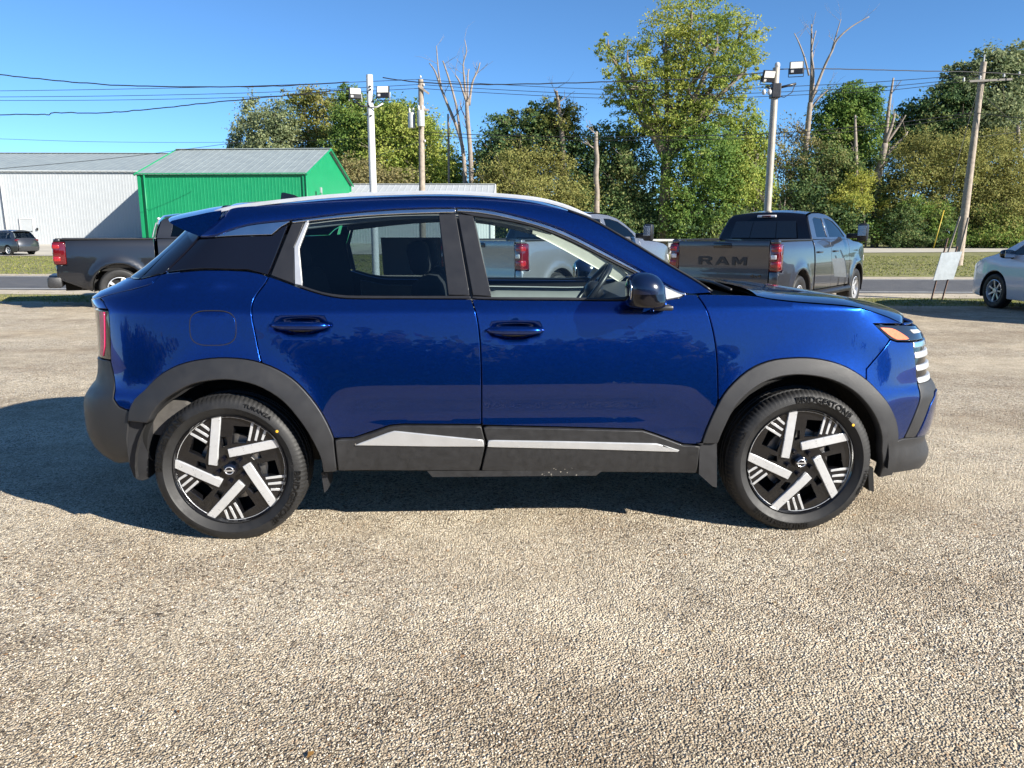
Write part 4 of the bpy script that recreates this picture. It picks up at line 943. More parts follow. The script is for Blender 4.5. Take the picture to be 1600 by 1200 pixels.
def build_pickup(name, loc, heading, pm, label, letters=False, tow_mirror=False, handle=True):
    """crew-cab pickup; x forward from the rear bumper, right side y < 0; heading clockwise from the view axis"""
    root = empty(name, loc, math.pi/2-heading, label, 'pickup truck', 'pickup trucks parked along the lot edge')
    wt = width_table([(.2,-.4),(.4,-.2),(.55,-.03),(.75,.02),(.95,.04),(1.1,.09),(1.25,.14),(1.33,.30),(1.40,.50),(1.45,.40),(1.6,.36),(1.8,.42),(1.95,.6)], 1.0)
    plan = pchip([(-.2,.97),(.1,.975),(.5,.99),(1.3,1.0),(4.9,1.0),(5.3,.985),(5.6,.94),(5.8,.84),(5.9,.68),(6,.5)])
    def T(x, z):
        y = wt(z)*plan(x)
        for cx in (1.22, 4.89):
            r_ = math.hypot(x-cx, z-.41); y += .025*math.exp(-((r_-.53)/.09)**2)*sm(.3, .45, z)
        return (x, -y, z)
    P_ = M[pm]
    arch = lambda cx, r_=.50: [(cx+r_*math.cos(a), .42+r_*math.sin(a)) for a in [R(-8)+R(196)*i/24 for i in range(25)]]
    # bed
    bed = panel('bed_side', [(.13,.62),(.13,.90),(.30,.90),(.30,1.375),(.13,1.375),(.13,1.42),(1.93,1.43),(1.93,.52)]+[p for p in arch(1.22)], P_, root, T, step=.06, depth=.05)
    b = MB(); b.box((1.04, 0, .80), (1.80, 1.75, .06)); b.box((1.90, 0, 1.08), (.06, 1.75, .62)); b.build('bed_floor', M['dark'], root)
    for sd in (-1, 1):
        b = MB(); b.box((1.03, sd*.895, 1.425), (1.80, .09, .03), bev=.01); b.build('bed_rail', M['pillar'], bed[sd])
        b = MB(); b.box((1.03, sd*.84, 1.1), (1.78, .02, .62)); b.build('bed_inner_wall', P_, bed[sd])
        b = MB(); b.box((.185, sd*.895, 1.14), (.235, .17, .455), bev=.035); tl = b.build('tail_light', M['lens_red'], root, True, 50)
        for zz_, hh_ in ((1.275, .10), (1.03, .12)):
            b = MB(); b.box((.135, sd*.912, zz_), (.15, .15, hh_), bev=.03); b.build('lamp_segment', M['lens_seg'], tl, True, 50)
        b = MB(); b.box((.100, sd*.892, 1.15), (.075, .10, .075), bev=.012); b.build('reversing_lamp', M['lens_white'], tl, True, 50)
        b = MB(); b.box((.155, sd*.885, 1.395), (.12, .14, .06), bev=.02); b.build('rear_corner_cap', P_, root, True, 40)
        b = MB(); b.box((.16, sd*.89, .775), (.12, .15, .27), bev=.02); b.build('rear_corner_post', P_, root, True, 40)
    tg_ = MB(); n_ = 10
    prof = [(.165,.66),(.100,.66),(.092,.80),(.100,.86),(.100,1.20),(.088,1.26),(.080,1.37),(.090,1.405),(.165,1.41)]
    tg_.prism(prof, -.805, .805); tgo = tg_.build('tailgate', P_, root, True, 25)
    b = MB(); b.box((.078, 0, 1.335), (.03, .32, .085), bev=.01); b.build('tailgate_handle', M['gloss'], tgo, True, 40)
    if letters:
        GLY = (([(0,0),(0,1),(.72,1),(.95,.88),(.95,.55),(.75,.43),(1,0),(.70,0),(.48,.40),(.26,.40),(.26,0)], [[(.26,.60),(.26,.80),(.65,.80),(.70,.76),(.70,.64),(.65,.60)]]),
               ([(0,0),(.36,1),(.64,1),(1,0),(.74,0),(.66,.20),(.34,.20),(.26,0)], [[(.40,.40),(.60,.40),(.5,.72)]]),
               ([(0,0),(0,1),(.27,1),(.5,.52),(.73,1),(1,1),(1,0),(.77,0),(.77,.56),(.56,.12),(.44,.12),(.23,.56),(.23,0)], []))
        for gi, (go, gh) in enumerate(GLY):
            mp_ = lambda q: (-.435+.305*gi+.26*q[0], 1.005+.140*q[1])
            v2, f2, n2 = patch([mp_(q) for q in go], lambda u_, v_: (.100, -u_, v_), step=.1, holes=[[mp_(q) for q in h_] for h_ in gh], off=.014, gap=0, bev=.002, depth=.016)
            mobj('tailgate_letter', v2, f2, M['pillar'], tgo, normals=n2)
        pts_mesh('tailgate_lettering', '4x4', .075, M['gloss'], tgo, .006, lambda x, z: ((.094, -x-.60, .83+z), (-1, 0, 0)), sx=1.7)
    b = MB(); b.box((.05, 0, .56), (.26, 1.98, .22), bev=.04); bo = b.build('rear_bumper', P_ if letters else M['clad'], root, True, 40)
    b = MB(); b.box((.02, 0, .672), (.20, 1.1, .02), bev=.006); b.build('bumper_step', M['pillar'], bo)
    # cab and hood, lofted across
    sil = [(1.97,.55),(1.97,1.0),(1.98,1.43),(2.03,1.62),(2.10,1.80),(2.20,1.885),(2.45,1.925),(2.90,1.94),(3.30,1.92),(3.60,1.86),(3.85,1.755),(4.15,1.59),(4.45,1.435),(4.62,1.40),(5.0,1.375),(5.35,1.33),(5.62,1.25),(5.76,1.14),(5.82,.95),(5.83,.70),(5.80,.50)]
    E2 = [Vector(T(x, z)) for x, z in sil]
    for p in E2: p.y += .035
    bow2 = lambda f, p: .10*sm(3.2, 4.4, p.x)+.05*sm(5.4, 5.8, p.x)-.02*(p.x < 2.2)
    cro = lambda f, p: .045*sm(1.5, 1.9, p.z)+.05*sm(4.3, 4.9, p.x)*(1-sm(5.5, 5.8, p.x))
    A2 = across(E2, bow2, cro, 21)
    grid('cab_back', A2[0:3], P_, root); grid('cab_back_frame', A2[2:6], M['gloss'], root); grid('cab_roof', A2[5:10], P_, root)
    grid('windscreen', A2[9:13], M['glassD'], root); grid('hood', A2[12:18], P_, root); grid('front_fascia', A2[17:], M['gloss'], root)
    # back window with sliding pane and stop lamp
    bw = [(1.972,1.455),(2.012,1.60),(2.07,1.765)]
    for y0, y1, nm in ((-.64, -.255, 'rear_window'), (-.245, .245, 'rear_window'), (.255, .64, 'rear_window')):
        vs = []; 
        for j in range(5):
            y = y0+(y1-y0)*j/4
            for x, z in bw: vs.append((x-.038-.01*(1-(y/.7)**2), y*(1-.10*(z-1.45)/.3), z))
        o = MB().add(vs, [(j*3+i, j*3+i+1, j*3+i+4, j*3+i+3) for j in range(4) for i in range(2)]).build(nm, M['lens_dark'], root, True)
    b = MB(); b.box((2.09, 0, 1.855), (.05, .36, .045), bev=.012); sl_ = b.build('stop_lamp', M['lens_white'], root, True)
    b = MB(); b.box((2.075, 0, 1.855), (.05, .17, .032), bev=.01); b.build('stop_lamp_lens', M['lens_red'], sl_, True)
    # sides
    win = [[(2.27,1.47),(2.93,1.47),(2.93,1.815),(2.50,1.835),(2.36,1.80)], [(3.07,1.47),(4.14,1.47),(3.92,1.63),(3.60,1.775),(3.30,1.825),(3.07,1.83)]]
    up = [(1.99,1.435),(2.05,1.62),(2.12,1.80),(2.22,1.870),(2.46,1.905),(2.90,1.918),(3.29,1.898),(3.58,1.84),(3.83,1.735),(4.12,1.575),(4.40,1.436)]
    panel('cab_side', up+[(4.2,1.425),(3.0,1.425)], P_, root, T, step=.07, holes=win, gap=0, depth=.05)
    d1 = panel('rear_door', [(2.0,1.425),(2.99,1.425),(3.0,.52),(2.0,.52)], P_, root, T, step=.08)
    d2 = panel('front_door', [(3.0,1.425),(4.22,1.425),(4.27,1.0),(4.22,.52),(3.0,.52)], P_, root, T, step=.08)
    panel('window_glass', win[0], M['glassD'], d1, T, step=.15, off=-.01, gap=-.02, depth=.002, bev=.001)
    panel('window_glass', win[1], M['glassD'], d2, T, step=.15, off=-.01, gap=-.02, depth=.002, bev=.001)
    panel('front_fender', [(4.23,1.425),(4.42,1.43),(4.62,1.385),(5.0,1.36),(5.35,1.315),(5.60,1.235),(5.74,1.12),(5.79,.95),(5.80,.62),(5.42,.60)]+arch(4.89)[1:]+[(4.28,.52),(4.28,1.0)], P_, root, T, step=.07, depth=.05)
    hl_ = panel('headlight', [(5.50,1.08),(5.82,1.05),(5.83,.93),(5.60,.95)], M['lens_white'], root, T, step=.06, off=.004)
    for sd in (-1, 1):
        if handle:
            for x, dd in ((2.20, d1), (3.20, d2)):
                p = T(x, 1.20); b = MB(); b.box((x+.06, sd*(-p[1]+.022), 1.20), (.22, .03, .035), bev=.01); b.build('door_handle', P_, dd[sd], True)
        b = MB(); b.tube([(2.02, sd*.97, .46), (2.1, sd*1.03, .44), (4.15, sd*1.03, .44), (4.25, sd*.97, .46)], .055, 10); b.build('running_board', M['pillar'], root, True)
        b = MB()
        if tow_mirror:
            b.box((4.02, sd*1.26, 1.555), (.14, .20, .34), bev=.04); b.box((4.06, sd*1.07, 1.49), (.06, .26, .10), bev=.02)
        else: b.box((4.02, sd*1.13, 1.54), (.14, .24, .19), bev=.05); b.box((4.06, sd*.98, 1.47), (.06, .18, .06), bev=.02)
        mo = b.build('door_mirror', M['pillar'], root, True, 40)
        b = MB(); b.box((3.945, sd*(1.26 if tow_mirror else 1.13), 1.59 if tow_mirror else 1.54), (.01, .16 if tow_mirror else .19, .20 if tow_mirror else .14), bev=.004); b.build('mirror_glass', M['chrome'], mo)
    for cx in (1.22, 4.89):
        for sd in (-1, 1):
            b = MB(); vs = []
            for y in (.99, .55):
                for i in range(17):
                    a = R(-10)+R(200)*i/16; vs.append((cx+.49*math.cos(a), sd*y, .42+.49*math.sin(a)))
            b.add(vs, [(i, i+1, i+18, i+17) for i in range(16)]); b.add([(cx, sd*.55, .42)]+vs[17:], [(0, i+1, i+2) for i in range(16)]); b.build('wheel_well', M['liner'], root, True)
    b = MB(); b.box((2.9, 0, .50), (5.4, .95, .28)); b.box((3.05, 0, .62), (2.3, 1.86, .30)); b.box((5.35, 0, .75), (.7, 1.4, .5)); b.build('chassis', M['dark'], root)
    b = MB(); b.box((2.55, 0, 1.15), (.2, 1.5, .75)); b.box((3.45, .42, 1.15), (.18, .5, .75)); b.box((3.45, -.42, 1.15), (.18, .5, .75)); b.box((4.3, 0, 1.2), (.4, 1.6, .35)); b.build('cabin_seats', M['seat'], root)
    put_wheels(root, wheel_simple(.41, .238, .275, 5, .30), [(1.22,-.845,.405),(4.89,-.845,.405),(1.22,.845,.405),(4.89,.845,.405)])
    return root
def corner_place(px_, py_, Y, heading, dy=-1.0):  # world position of the vehicle origin from its rear right corner
    p = at(px_, py_, Y); h = Vector((math.sin(heading), math.cos(heading))); r_ = Vector((math.cos(heading), -math.sin(heading)))
    o = Vector((p.x, p.y))+r_*dy-h*.08
    return (o.x, o.y, gz(o.x, o.y))
TR = R(38)
build_pickup('pickup_truck', corner_place(1217, 440, 12.7, TR), TR, 'gunmetal', 'gunmetal grey pickup truck with dark tailgate lettering, right of the blue SUV', True, True)
build_pickup('pickup_truck', corner_place(817, 420, 13.2, TR), TR, 'silverpaint', 'silver grey pickup truck seen through and behind the blue SUV windows', False, True)
build_pickup('pickup_truck', corner_place(88, 440, 15.6, R(64)), R(64), 'blackpaint', 'black pickup truck at the far left behind the blue SUV tail')

def build_shell(name, loc, heading, pm, label, cat, sil, wt, plan, wins, segs, arches, wheel, doors, extras, glass_m='glassD'):
    root = empty(name, loc, math.pi/2-heading, label, cat)
    T = lambda x, z: (x, -wt(z)*plan(x), z)
    P_ = M[pm]; n = len(sil)
    E2 = [Vector(T(x, z))+Vector((0, .05, 0)) for x, z in sil]
    cx = sum(p[0] for p in sil)/n; cz = .8
    L = sil[-1][0]
    bow2 = lambda f, p: .12*sm(L*.55, L*.85, p.x)+.16*sm(L*.9, L, p.x)-.12*sm(L*.12, 0, p.x)
    cro = lambda f, p: .05*sm(1.1, 1.5, p.z)+.03*sm(.8, 1.0, p.z)
    A2 = across(E2, bow2, cro, 17)
    for a, c, nm, mm in segs: grid(nm, A2[a:c+1], M[mm], root)
    arch = lambda a: [(a[0]+a[1]*math.cos(t), a[2]+a[1]*math.sin(t)) for t in [R(-20)+R(220)*i/24 for i in range(25)]]
    ins = []
    for i, p in enumerate(sil):
        d = Vector((cx-p[0], cz-p[1])).normalized()*.03; ins.append((p[0]+d.x, p[1]+d.y))
    base = ins[-1][1]
    low = []
    for a in sorted(arches, key=lambda q: -q[0]): low += [q for q in arch(a)]
    panel('body_side', ins+low, P_, root, T, step=.08, holes=wins, gap=0, depth=.04, bev=.015)
    for wv in wins: panel('window_glass', wv, M[glass_m], root, T, step=.15, off=-.012, gap=-.03, bev=.001, depth=.002)
    for d in doors:
        for sd in (-1, 1):
            b = MB(); pp = [Vector(T(x, z))*1 for x, z in d]
            b.tube([Vector((p.x, p.y*-sd, p.z)) for p in pp], .004, 4); b.build('door_seam', M['dark'], root)
    for a in arches:
        for sd in (-1, 1):
            b = MB(); vs = []
            for y in (wt(.6)*.985, .5):
                for i in range(17): t = R(-20)+R(220)*i/16; vs.append((a[0]+(a[1]-.01)*math.cos(t), sd*y, a[2]+(a[1]-.01)*math.sin(t)))
            b.add(vs, [(i, i+1, i+18, i+17) for i in range(16)]); b.add([(a[0], sd*.5, a[2])]+vs[17:], [(0, i+1, i+2) for i in range(16)]); b.build('wheel_well', M['liner'], root, True)
    b = MB(); b.box((L/2, 0, .35), (L*.86, 1.0, .22)); b.box((L/2, 0, .42), (arches[1][0]-arches[0][0]-1.0, 1.6, .3)); b.build('underbody', M['dark'], root)
    b = MB(); b.box((L*.45, 0, .9), (.2, 1.3, .6)); b.box((L*.62, .36, .95), (.2, .5, .7)); b.box((L*.62, -.36, .95), (.2, .5, .7)); b.build('cabin_seats', M['seat'], root)
    wr = wheel
    put_wheels(root, wheel_simple(*wr), [(a[0], s_*(wt(.5)-wr[2]/2-.03), wr[0]-.005) for s_ in (-1, 1) for a in arches])
    extras(root, T)
    return root
# white minivan on the right
van_sil = [(.06,.30),(.0,.55),(.02,.95),(.14,1.40),(.32,1.66),(.70,1.74),(1.6,1.77),(2.5,1.75),(3.0,1.68),(3.35,1.57),(3.75,1.36),(4.10,1.17),(4.28,1.11),(4.60,1.04),(4.88,.94),(5.06,.80),(5.14,.62),(5.15,.42),(5.08,.24)]
van_wt = width_table([(.2,-.3),(.4,-.08),(.6,0),(.8,.08),(.95,.15),(1.02,.35),(1.1,.35),(1.3,.36),(1.7,.5)], 1.0)
van_plan = pchip([(-.1,.80),(.1,.88),(.5,.97),(1.2,1),(3.9,1),(4.4,.98),(4.75,.93),(4.98,.84),(5.1,.74),(5.2,.6)])
def van_extra(root, T):
    for sd in (-1, 1):
        b = MB(); b.ball((3.62, sd*1.10, 1.13), (.09, .14, .09), 16, 10, .7); b.tube([(3.66, sd*.98, 1.06), (3.66, sd*.90, 1.05)], .03, 8); mo = b.build('door_mirror', M['gloss'], root, True)
        b = MB(); b.box((3.535, sd*1.10, 1.13), (.012, .22, .13), bev=.004); b.build('mirror_glass', M['chrome'], mo)
        for x in (1.55, 2.75):
            p = T(x, .93); b = MB(); b.box((x, sd*(-p[1]+.015), .93), (.22, .03, .035), bev=.01); b.build('door_handle', M['whitepaint'], root)
    panel('headlight', [(4.62,.98),(4.90,.90),(5.04,.78),(4.80,.80),(4.58,.93)], M['lens_white'], root, T, step=.06, off=.004)
    panel('tail_light', [(.06,1.05),(.30,1.10),(.30,.90),(.05,.86)], M['lens_red'], root, T, step=.06, off=.006)
vh = R(-3)
vp = at(1550, 481, 16.1)
hv = Vector((math.sin(vh), math.cos(vh))); rv = Vector((math.cos(vh), -math.sin(vh)))
vo = Vector((vp.x, vp.y))-hv*4.10+rv*.95
build_shell('minivan', (vo.x, vo.y, gz(vo.x, vo.y)), vh, 'whitepaint', 'white minivan cut off by the right edge, silver alloy front wheel showing', 'minivan', van_sil, van_wt, van_plan,
    [[(.35,1.15),(1.35,1.15),(1.35,1.60),(.55,1.60)], [(1.43,1.15),(2.45,1.15),(2.45,1.62),(1.43,1.62)], [(2.53,1.14),(3.78,1.12),(3.50,1.33),(3.12,1.53),(2.85,1.60),(2.53,1.61)]],
    [(0,2,'tailgate','whitepaint'),(2,4,'rear_window','glassD'),(4,8,'roof','whitepaint'),(8,11,'windscreen','glassD'),(11,15,'hood','whitepaint'),(15,18,'front_bumper','whitepaint')],
    [(1.03,.42,.36),(4.10,.42,.36)], (.365,.235,.22,7,.20,'machined'), [[(3.95,1.06),(3.98,.7),(3.85,.34)], [(2.49,1.08),(2.49,.34)]], van_extra)
# dark hatchback far off on the left
hb_sil = [(.08,.30),(.0,.50),(.03,.85),(.22,1.15),(.48,1.50),(.60,1.62),(1.2,1.67),(2.2,1.66),(2.75,1.58),(3.3,1.28),(3.5,1.17),(4.1,1.02),(4.38,.85),(4.48,.60),(4.45,.30)]
hb_wt = width_table([(.2,-.3),(.4,-.08),(.6,0),(.8,.08),(.95,.15),(1.02,.35),(1.1,.38),(1.3,.38),(1.7,.5)], .92)
hb_plan = pchip([(-.1,.80),(.1,.88),(.5,.97),(1.2,1),(3.4,1),(3.9,.97),(4.2,.90),(4.4,.80),(4.5,.7)])
def hb_extra(root, T):
    for sd in (-1, 1):
        b = MB(); b.box((.22, sd*.66, 1.02), (.20, .36, .15), bev=.04); b.build('tail_light', M['lens_red'], root, True)
        b = MB(); b.ball((3.05, sd*1.0, 1.12), (.08, .12, .07), 12, 8, .7); b.build('door_mirror', M['greypaint'], root, True)
    b = MB(); b.box((.03, 0, .82), (.04, .42, .13), bev=.008); b.build('number_plate', M['lens_white'], root)
    b = MB(); b.box((.05, 0, .50), (.14, 1.45, .14), bev=.04); b.build('lower_bumper', M['clad'], root, True)
    b = MB(); b.box((.52, 0, 1.62), (.24, 1.15, .035), bev=.012); b.build('roof_spoiler', M['greypaint'], root, True)
fh = R(-68); fp = at(14, 400, 53.5); hf = Vector((math.sin(fh), math.cos(fh))); rf = Vector((math.cos(fh), -math.sin(fh)))
fo = Vector((fp.x, fp.y))-hf*.95+rf*.85
build_shell('hatchback_car', (fo.x, fo.y, gz(fo.x, fo.y)+.02), fh, 'greypaint', 'small dark grey hatchback in front of the white shed, far left', 'car', hb_sil, hb_wt, hb_plan,
    [[(.62,1.14),(1.05,1.12),(1.05,1.50),(.80,1.50)], [(1.12,1.12),(1.98,1.12),(1.98,1.54),(1.12,1.54)], [(2.05,1.12),(3.10,1.12),(2.90,1.30),(2.55,1.50),(2.05,1.55)]],
    [(0,3,'tailgate','greypaint'),(3,5,'rear_window','glassD'),(5,8,'roof','greypaint'),(8,10,'windscreen','glassD'),(10,13,'hood','greypaint'),(13,14,'front_bumper','clad')],
    [(.92,.38,.33),(3.60,.38,.33)], (.335,.225,.21,5,.3,'machined'), [], hb_extra, 'glassR')

# ================================================================== sheds
M['white_metal'] = mat('white_sheet_metal', (.395, .415, .425), .5, var=.05, vs=1.5)
M['green_metal'] = mat('green_sheet_metal', (.004, .215, .085), .5, var=.06, vs=1.5)
M['roof_metal'] = mat('galvanised_roof', (.27, .31, .31), .5, metal=.15, var=.10, vs=1.2)
M['trim_white'] = mat('white_trim', (.5, .5, .49), .5, var=.04)
def ribbed(p0, p1, z0, ztop, m, name, parent, pitch=.26, depth=.009, inset=0):
    """a wall of ribbed sheet metal from p0 to p1 (outside on the right-hand side); ztop may be a function of the distance"""
    p0 = Vector(p0); p1 = Vector(p1); d = p1-p0; L = d.length; d = d/L; nrm = Vector((d.y, -d.x))
    b = MB(); vs = []; k = 0; x = 0; pts = []
    while x < L:
        pts += [(x, 0), (x+pitch*.62, 0), (x+pitch*.72, depth), (x+pitch*.90, depth)]; x += pitch
    pts = [q for q in pts if q[0] < L-.01]+[(L, 0)]
    f = ztop if callable(ztop) else (lambda s: ztop)
    for s_, o_ in pts:
        q = p0+d*s_+nrm*o_; vs += [(q.x, q.y, z0), (q.x, q.y, f(s_))]
    b.add(vs, [(2*i, 2*i+2, 2*i+3, 2*i+1) for i in range(len(pts)-1)])
    return b.build(name, m, parent)
def shed(name, label, origin, ang, length, depth, z0, eave, ridge, wall_m, trim_m, extras=None, over=.25, roof_m=None):
    roof_m = roof_m or M['roof_metal']
    root = empty(name, (origin[0], origin[1], 0), 0, label, 'building'); root.rotation_euler = (0, 0, ang)
    c = [(0,0),(length,0),(length,depth),(0,depth)]
    ribbed(c[0], c[1], z0, eave, wall_m, 'front_wall', root)
    gab = lambda s: eave+(ridge-eave)*(1-abs(s-depth/2)/(depth/2))
    ribbed(c[1], c[2], z0, gab, wall_m, 'gable_wall', root); ribbed(c[3], c[0], z0, gab, wall_m, 'gable_wall', root); ribbed(c[2], c[3], z0, eave, wall_m, 'back_wall', root)
    sl_ = (ridge-eave)/(depth/2)
    for sgn, nm in ((0, 'front'), (1, 'back')):
        b = MB(); vs = []; pts = []; x = -over
        while x < length+over: pts += [(x, 0), (x+.42, 0), (x+.46, .014), (x+.52, .014)]; x += .56
        pts = [p for p in pts if p[0] < length+over]+[(length+over, 0)]
        for x, o_ in pts:
            for t in (-over, depth/2):
                y = t if sgn == 0 else depth-t
                vs.append((x, y, eave+.06+sl_*t+o_))
        b.add(vs, [(2*i, 2*i+2, 2*i+3, 2*i+1) for i in range(len(pts)-1)]); b.build('roof', roof_m, root)
    b = MB(); b.box((length/2, -.10, eave+.0), (length+.3, .14, .16)); b.build('gutter', trim_m, root)
    b = MB(); b.box((length/2, depth/2, ridge+.10), (length+2*over, .5, .05)); b.build('ridge_cap', roof_m, root)
    for x, y in c:
        b = MB(); b.box((x, y, (z0+eave)/2), (.22, .22, eave-z0)); b.build('corner_trim', trim_m, root)
    for x in (-over, length+over):
        for t0, t1 in ((-over, depth/2), (depth+over, depth/2)):
            b = MB(); f = lambda t: eave+.03+sl_*(t if t <= depth/2 else depth-t)
            b.tube([(x, t0, f(t0)), (x, t1, f(t1))], .09, 4); b.build('verge_trim', trim_m, root)
    if extras: extras(root)
    return root
def green_extra(root):
    b = MB(); b.tube([(12.75, -.16, .6), (12.75, -.16, 5.8)], .06, 8); b.build('downpipe', M['green_metal'], root, True)
    b = MB(); b.tube([(.45, -.16, .6), (.45, -.16, 5.8)], .06, 8); b.build('downpipe', M['green_metal'], root, True)
    b = MB(); b.box((13.06, 2.6, 4.75), (.10, .3, .4)); b.tube([(13.1, 2.6, 4.9), (13.1, 2.6, 2.0)], .04, 6); b.build('meter_box', M['roof_metal'], root)
A_pt = at(475, 271.6, 59.3)
ga = R(-2); gl_ = 12.55
shed('green_shed', 'bright green ribbed metal shed with grey roof behind the SUV tail', (A_pt.x-gl_*math.cos(ga), A_pt.y-gl_*math.sin(ga)), ga, gl_, 14.2, .3, A_pt.z, A_pt.z+2.45, M['green_metal'], M['green_metal'], green_extra)
def white_extra(root):
    b = MB(); b.box((12.3, -.05, 1.62), (1.05, .08, 2.1)); do = b.build('door', M['white_metal'], root)
    b = MB(); b.box((12.3, -.07, 2.70), (1.2, .1, .08)); b.box((11.74, -.07, 1.64), (.08, .1, 2.1)); b.box((12.86, -.07, 1.64), (.08, .1, 2.1)); b.build('door_frame', M['trim_white'], do)
    b = MB(); b.ball((12.72, -.13, 1.6), (.05, .05, .05), 8, 6); b.build('door_knob', M['dark'], do)
    b = MB(); b.box((13.2, -.10, 1.8), (.12, .1, .2)); b.build('switch_box', M['dark'], root)
    b = MB(); b.tube([(10.6, -.16, .6), (10.55, -.16, 6.4)], .07, 8); b.build('downpipe', M['trim_white'], root, True)
wa = R(1.5); W_pt = at(2, 268, 69.5)
shed('white_shed', 'long white ribbed metal shed with grey roof on the left', (W_pt.x-10.6, W_pt.y-.3), wa, 36, 18, .35, W_pt.z, W_pt.z+2.35, M['white_metal'], M['trim_white'], white_extra)
L_pt = at(533, 304, 72); 
shed('low_white_building', 'low white metal building behind the SUV roof, right of the green shed', (L_pt.x-1.5, 72.5), R(0), 15.2, 8, .2, L_pt.z, L_pt.z+1.1, M['white_metal'], M['trim_white'], roof_m=M['white_metal'])

# ================================================================== poles and lines
M['pole_wood'] = mat('weathered_pole', (.30, .25, .20), .85, var=.35, vs=6, bump=.4, bs=25)
M['bark0'] = mat('dark_crossarm_wood', (.13, .12, .11), .9, var=.3)
M['pole_paint'] = mat('pale_painted_pole', (.62, .64, .62), .6, var=.12, vs=5)
M['pole_steel'] = mat('tan_steel_pole', (.33, .30, .25), .5, metal=.2, var=.15, vs=5)
M['cable'] = mat('black_cable', (.012, .012, .014), .6)
M['ceramic'] = mat('ceramic_insulator', (.5, .5, .48), .3)
M['lampface'] = mat('lamp_face', (.75, .74, .68), .35)
M['tank'] = mat('grey_transformer', (.42, .43, .42), .45, metal=.2, var=.1)
M['yellowp'] = mat('yellow_guard', (.45, .32, .03), .5)
def flood(parent, c, rz, tilt, w=.30):
    m3 = Matrix.Rotation(rz, 3, 'Z') @ Matrix.Rotation(tilt, 3, 'X')
    b = MB(); b.box(c, (w, .06, w*.88), m3, bev=.012); o = b.build('floodlight', M['pillar'], parent)
    b = MB(); b.box(Vector(c)+m3 @ Vector((0, -.034, w*.16)), (w*.84, .012, w*.46), m3); b.build('lamp_face', M['lampface'], o)
    b = MB(); b.box(Vector(c)+m3 @ Vector((-w*.28, -.034, -w*.27)), (w*.20, .012, w*.18), m3); b.build('sensor', M['trim_white'], o)
    for s_ in (-1, 1):
        b = MB(); b.tube([Vector(c)+m3 @ Vector((s_*w*.53, .02, 0)), Vector(c)+m3 @ Vector((s_*w*.53, .02, -w*.62))], .008, 6); b.build('bracket', M['pillar'], o)
    b = MB(); b.tube([Vector(c)+m3 @ Vector((-w*.53, .02, -w*.62)), Vector(c)+m3 @ Vector((w*.53, .02, -w*.62))], .008, 6); b.build('bracket', M['pillar'], o)
# pale light pole behind the SUV
YA = 17.6; top = at(578.5, 117, YA); x1 = top.x-.02
r1 = empty('light_pole', (x1, YA, gz(x1, YA)), 0, 'pale painted light pole with two floodlights, left of the bare tree', 'light pole', 'floodlight poles on the lot edge')
zt = top.z-gz(x1, YA)
b = MB(); b.tube([(0,0,0),(.0,0,zt*.5),(.0,0,zt)], [.085,.080,.072], 12); b.build('pole', M['pole_paint'], r1, True, 40)
flood(r1, (-.30, -.10, zt-.40), R(18), R(-8), .26); flood(r1, (.30, -.10, zt-.37), R(-6), R(-10), .28)
b = MB(); b.tube([(0,-.07,zt-.66),(-.18,-.10,zt-.66),(-.28,-.08,zt-.58)], .018, 6); b.build('lamp_arm', M['pillar'], r1, True)
b = MB(); b.tube([(0,-.07,zt-.68),(.16,-.10,zt-.68),(.29,-.08,zt-.60)], .018, 6); b.build('lamp_arm', M['trim_white'], r1, True)
random.seed(3)
for i in range(9):
    b = MB(); a = random.uniform(-2.6, -.5); z = zt-.2-random.random()*.75; b.ball((.085*math.cos(a), .085*math.sin(a), z), (.022, .022, .025), 6, 4); b.build('step_bolt', M['pillar'], r1)
# tan steel light pole by the gunmetal pickup
topB = at(1213, 106, YA)
r2 = empty('light_pole', (topB.x, YA, gz(0, YA)), 0, 'tan steel light pole with two floodlights, above the gunmetal pickup', 'light pole', 'floodlight poles on the lot edge'); zt2 = topB.z-gz(0, YA)
b = MB(); b.tube([(0,0,0),(0,0,zt2*.5),(0,0,zt2)], [.085,.080,.075], 12); b.build('pole', M['pole_steel'], r2, True, 40)
flood(r2, (-.20, -.14, zt2-.20), R(10), R(22), .28); flood(r2, (.40, -.10, zt2-.02), R(-16), R(-6), .29)
b = MB(); b.box((0, -.02, zt2-.48), (.20, .22, .30), bev=.02); b.build('clamp', M['pillar'], r2)
b = MB(); b.tube([(.05,-.05,zt2-.42),(.42,-.08,zt2-.34)], .028, 6); b.build('lamp_arm', M['pillar'], r2, True)
b = MB(); b.tube([(-.05,-.05,zt2-.48),(-.22,-.12,zt2-.40)], .024, 6); b.build('lamp_arm', M['pillar'], r2, True)
for dx in (-.28, -.16):
    b = MB(); b.ball((dx, -.14, zt2-.52), (.045, .05, .06), 10, 8); b.build('small_spotlight', M['trim_white'], r2, True)
b = MB(); b.tube([(.40,-.08,zt2-.36),(.34,-.10,zt2-.52),(.18,-.10,zt2-.62),(.08,-.08,zt2-.60)], .010, 6); b.build('lamp_cable', M['cable'], r2, True)
b = MB(); b.ball((.02,0,zt2+.05),(.06,.06,.07),10,6); b.build('pole_cap', M['trim_white'], r2, True)
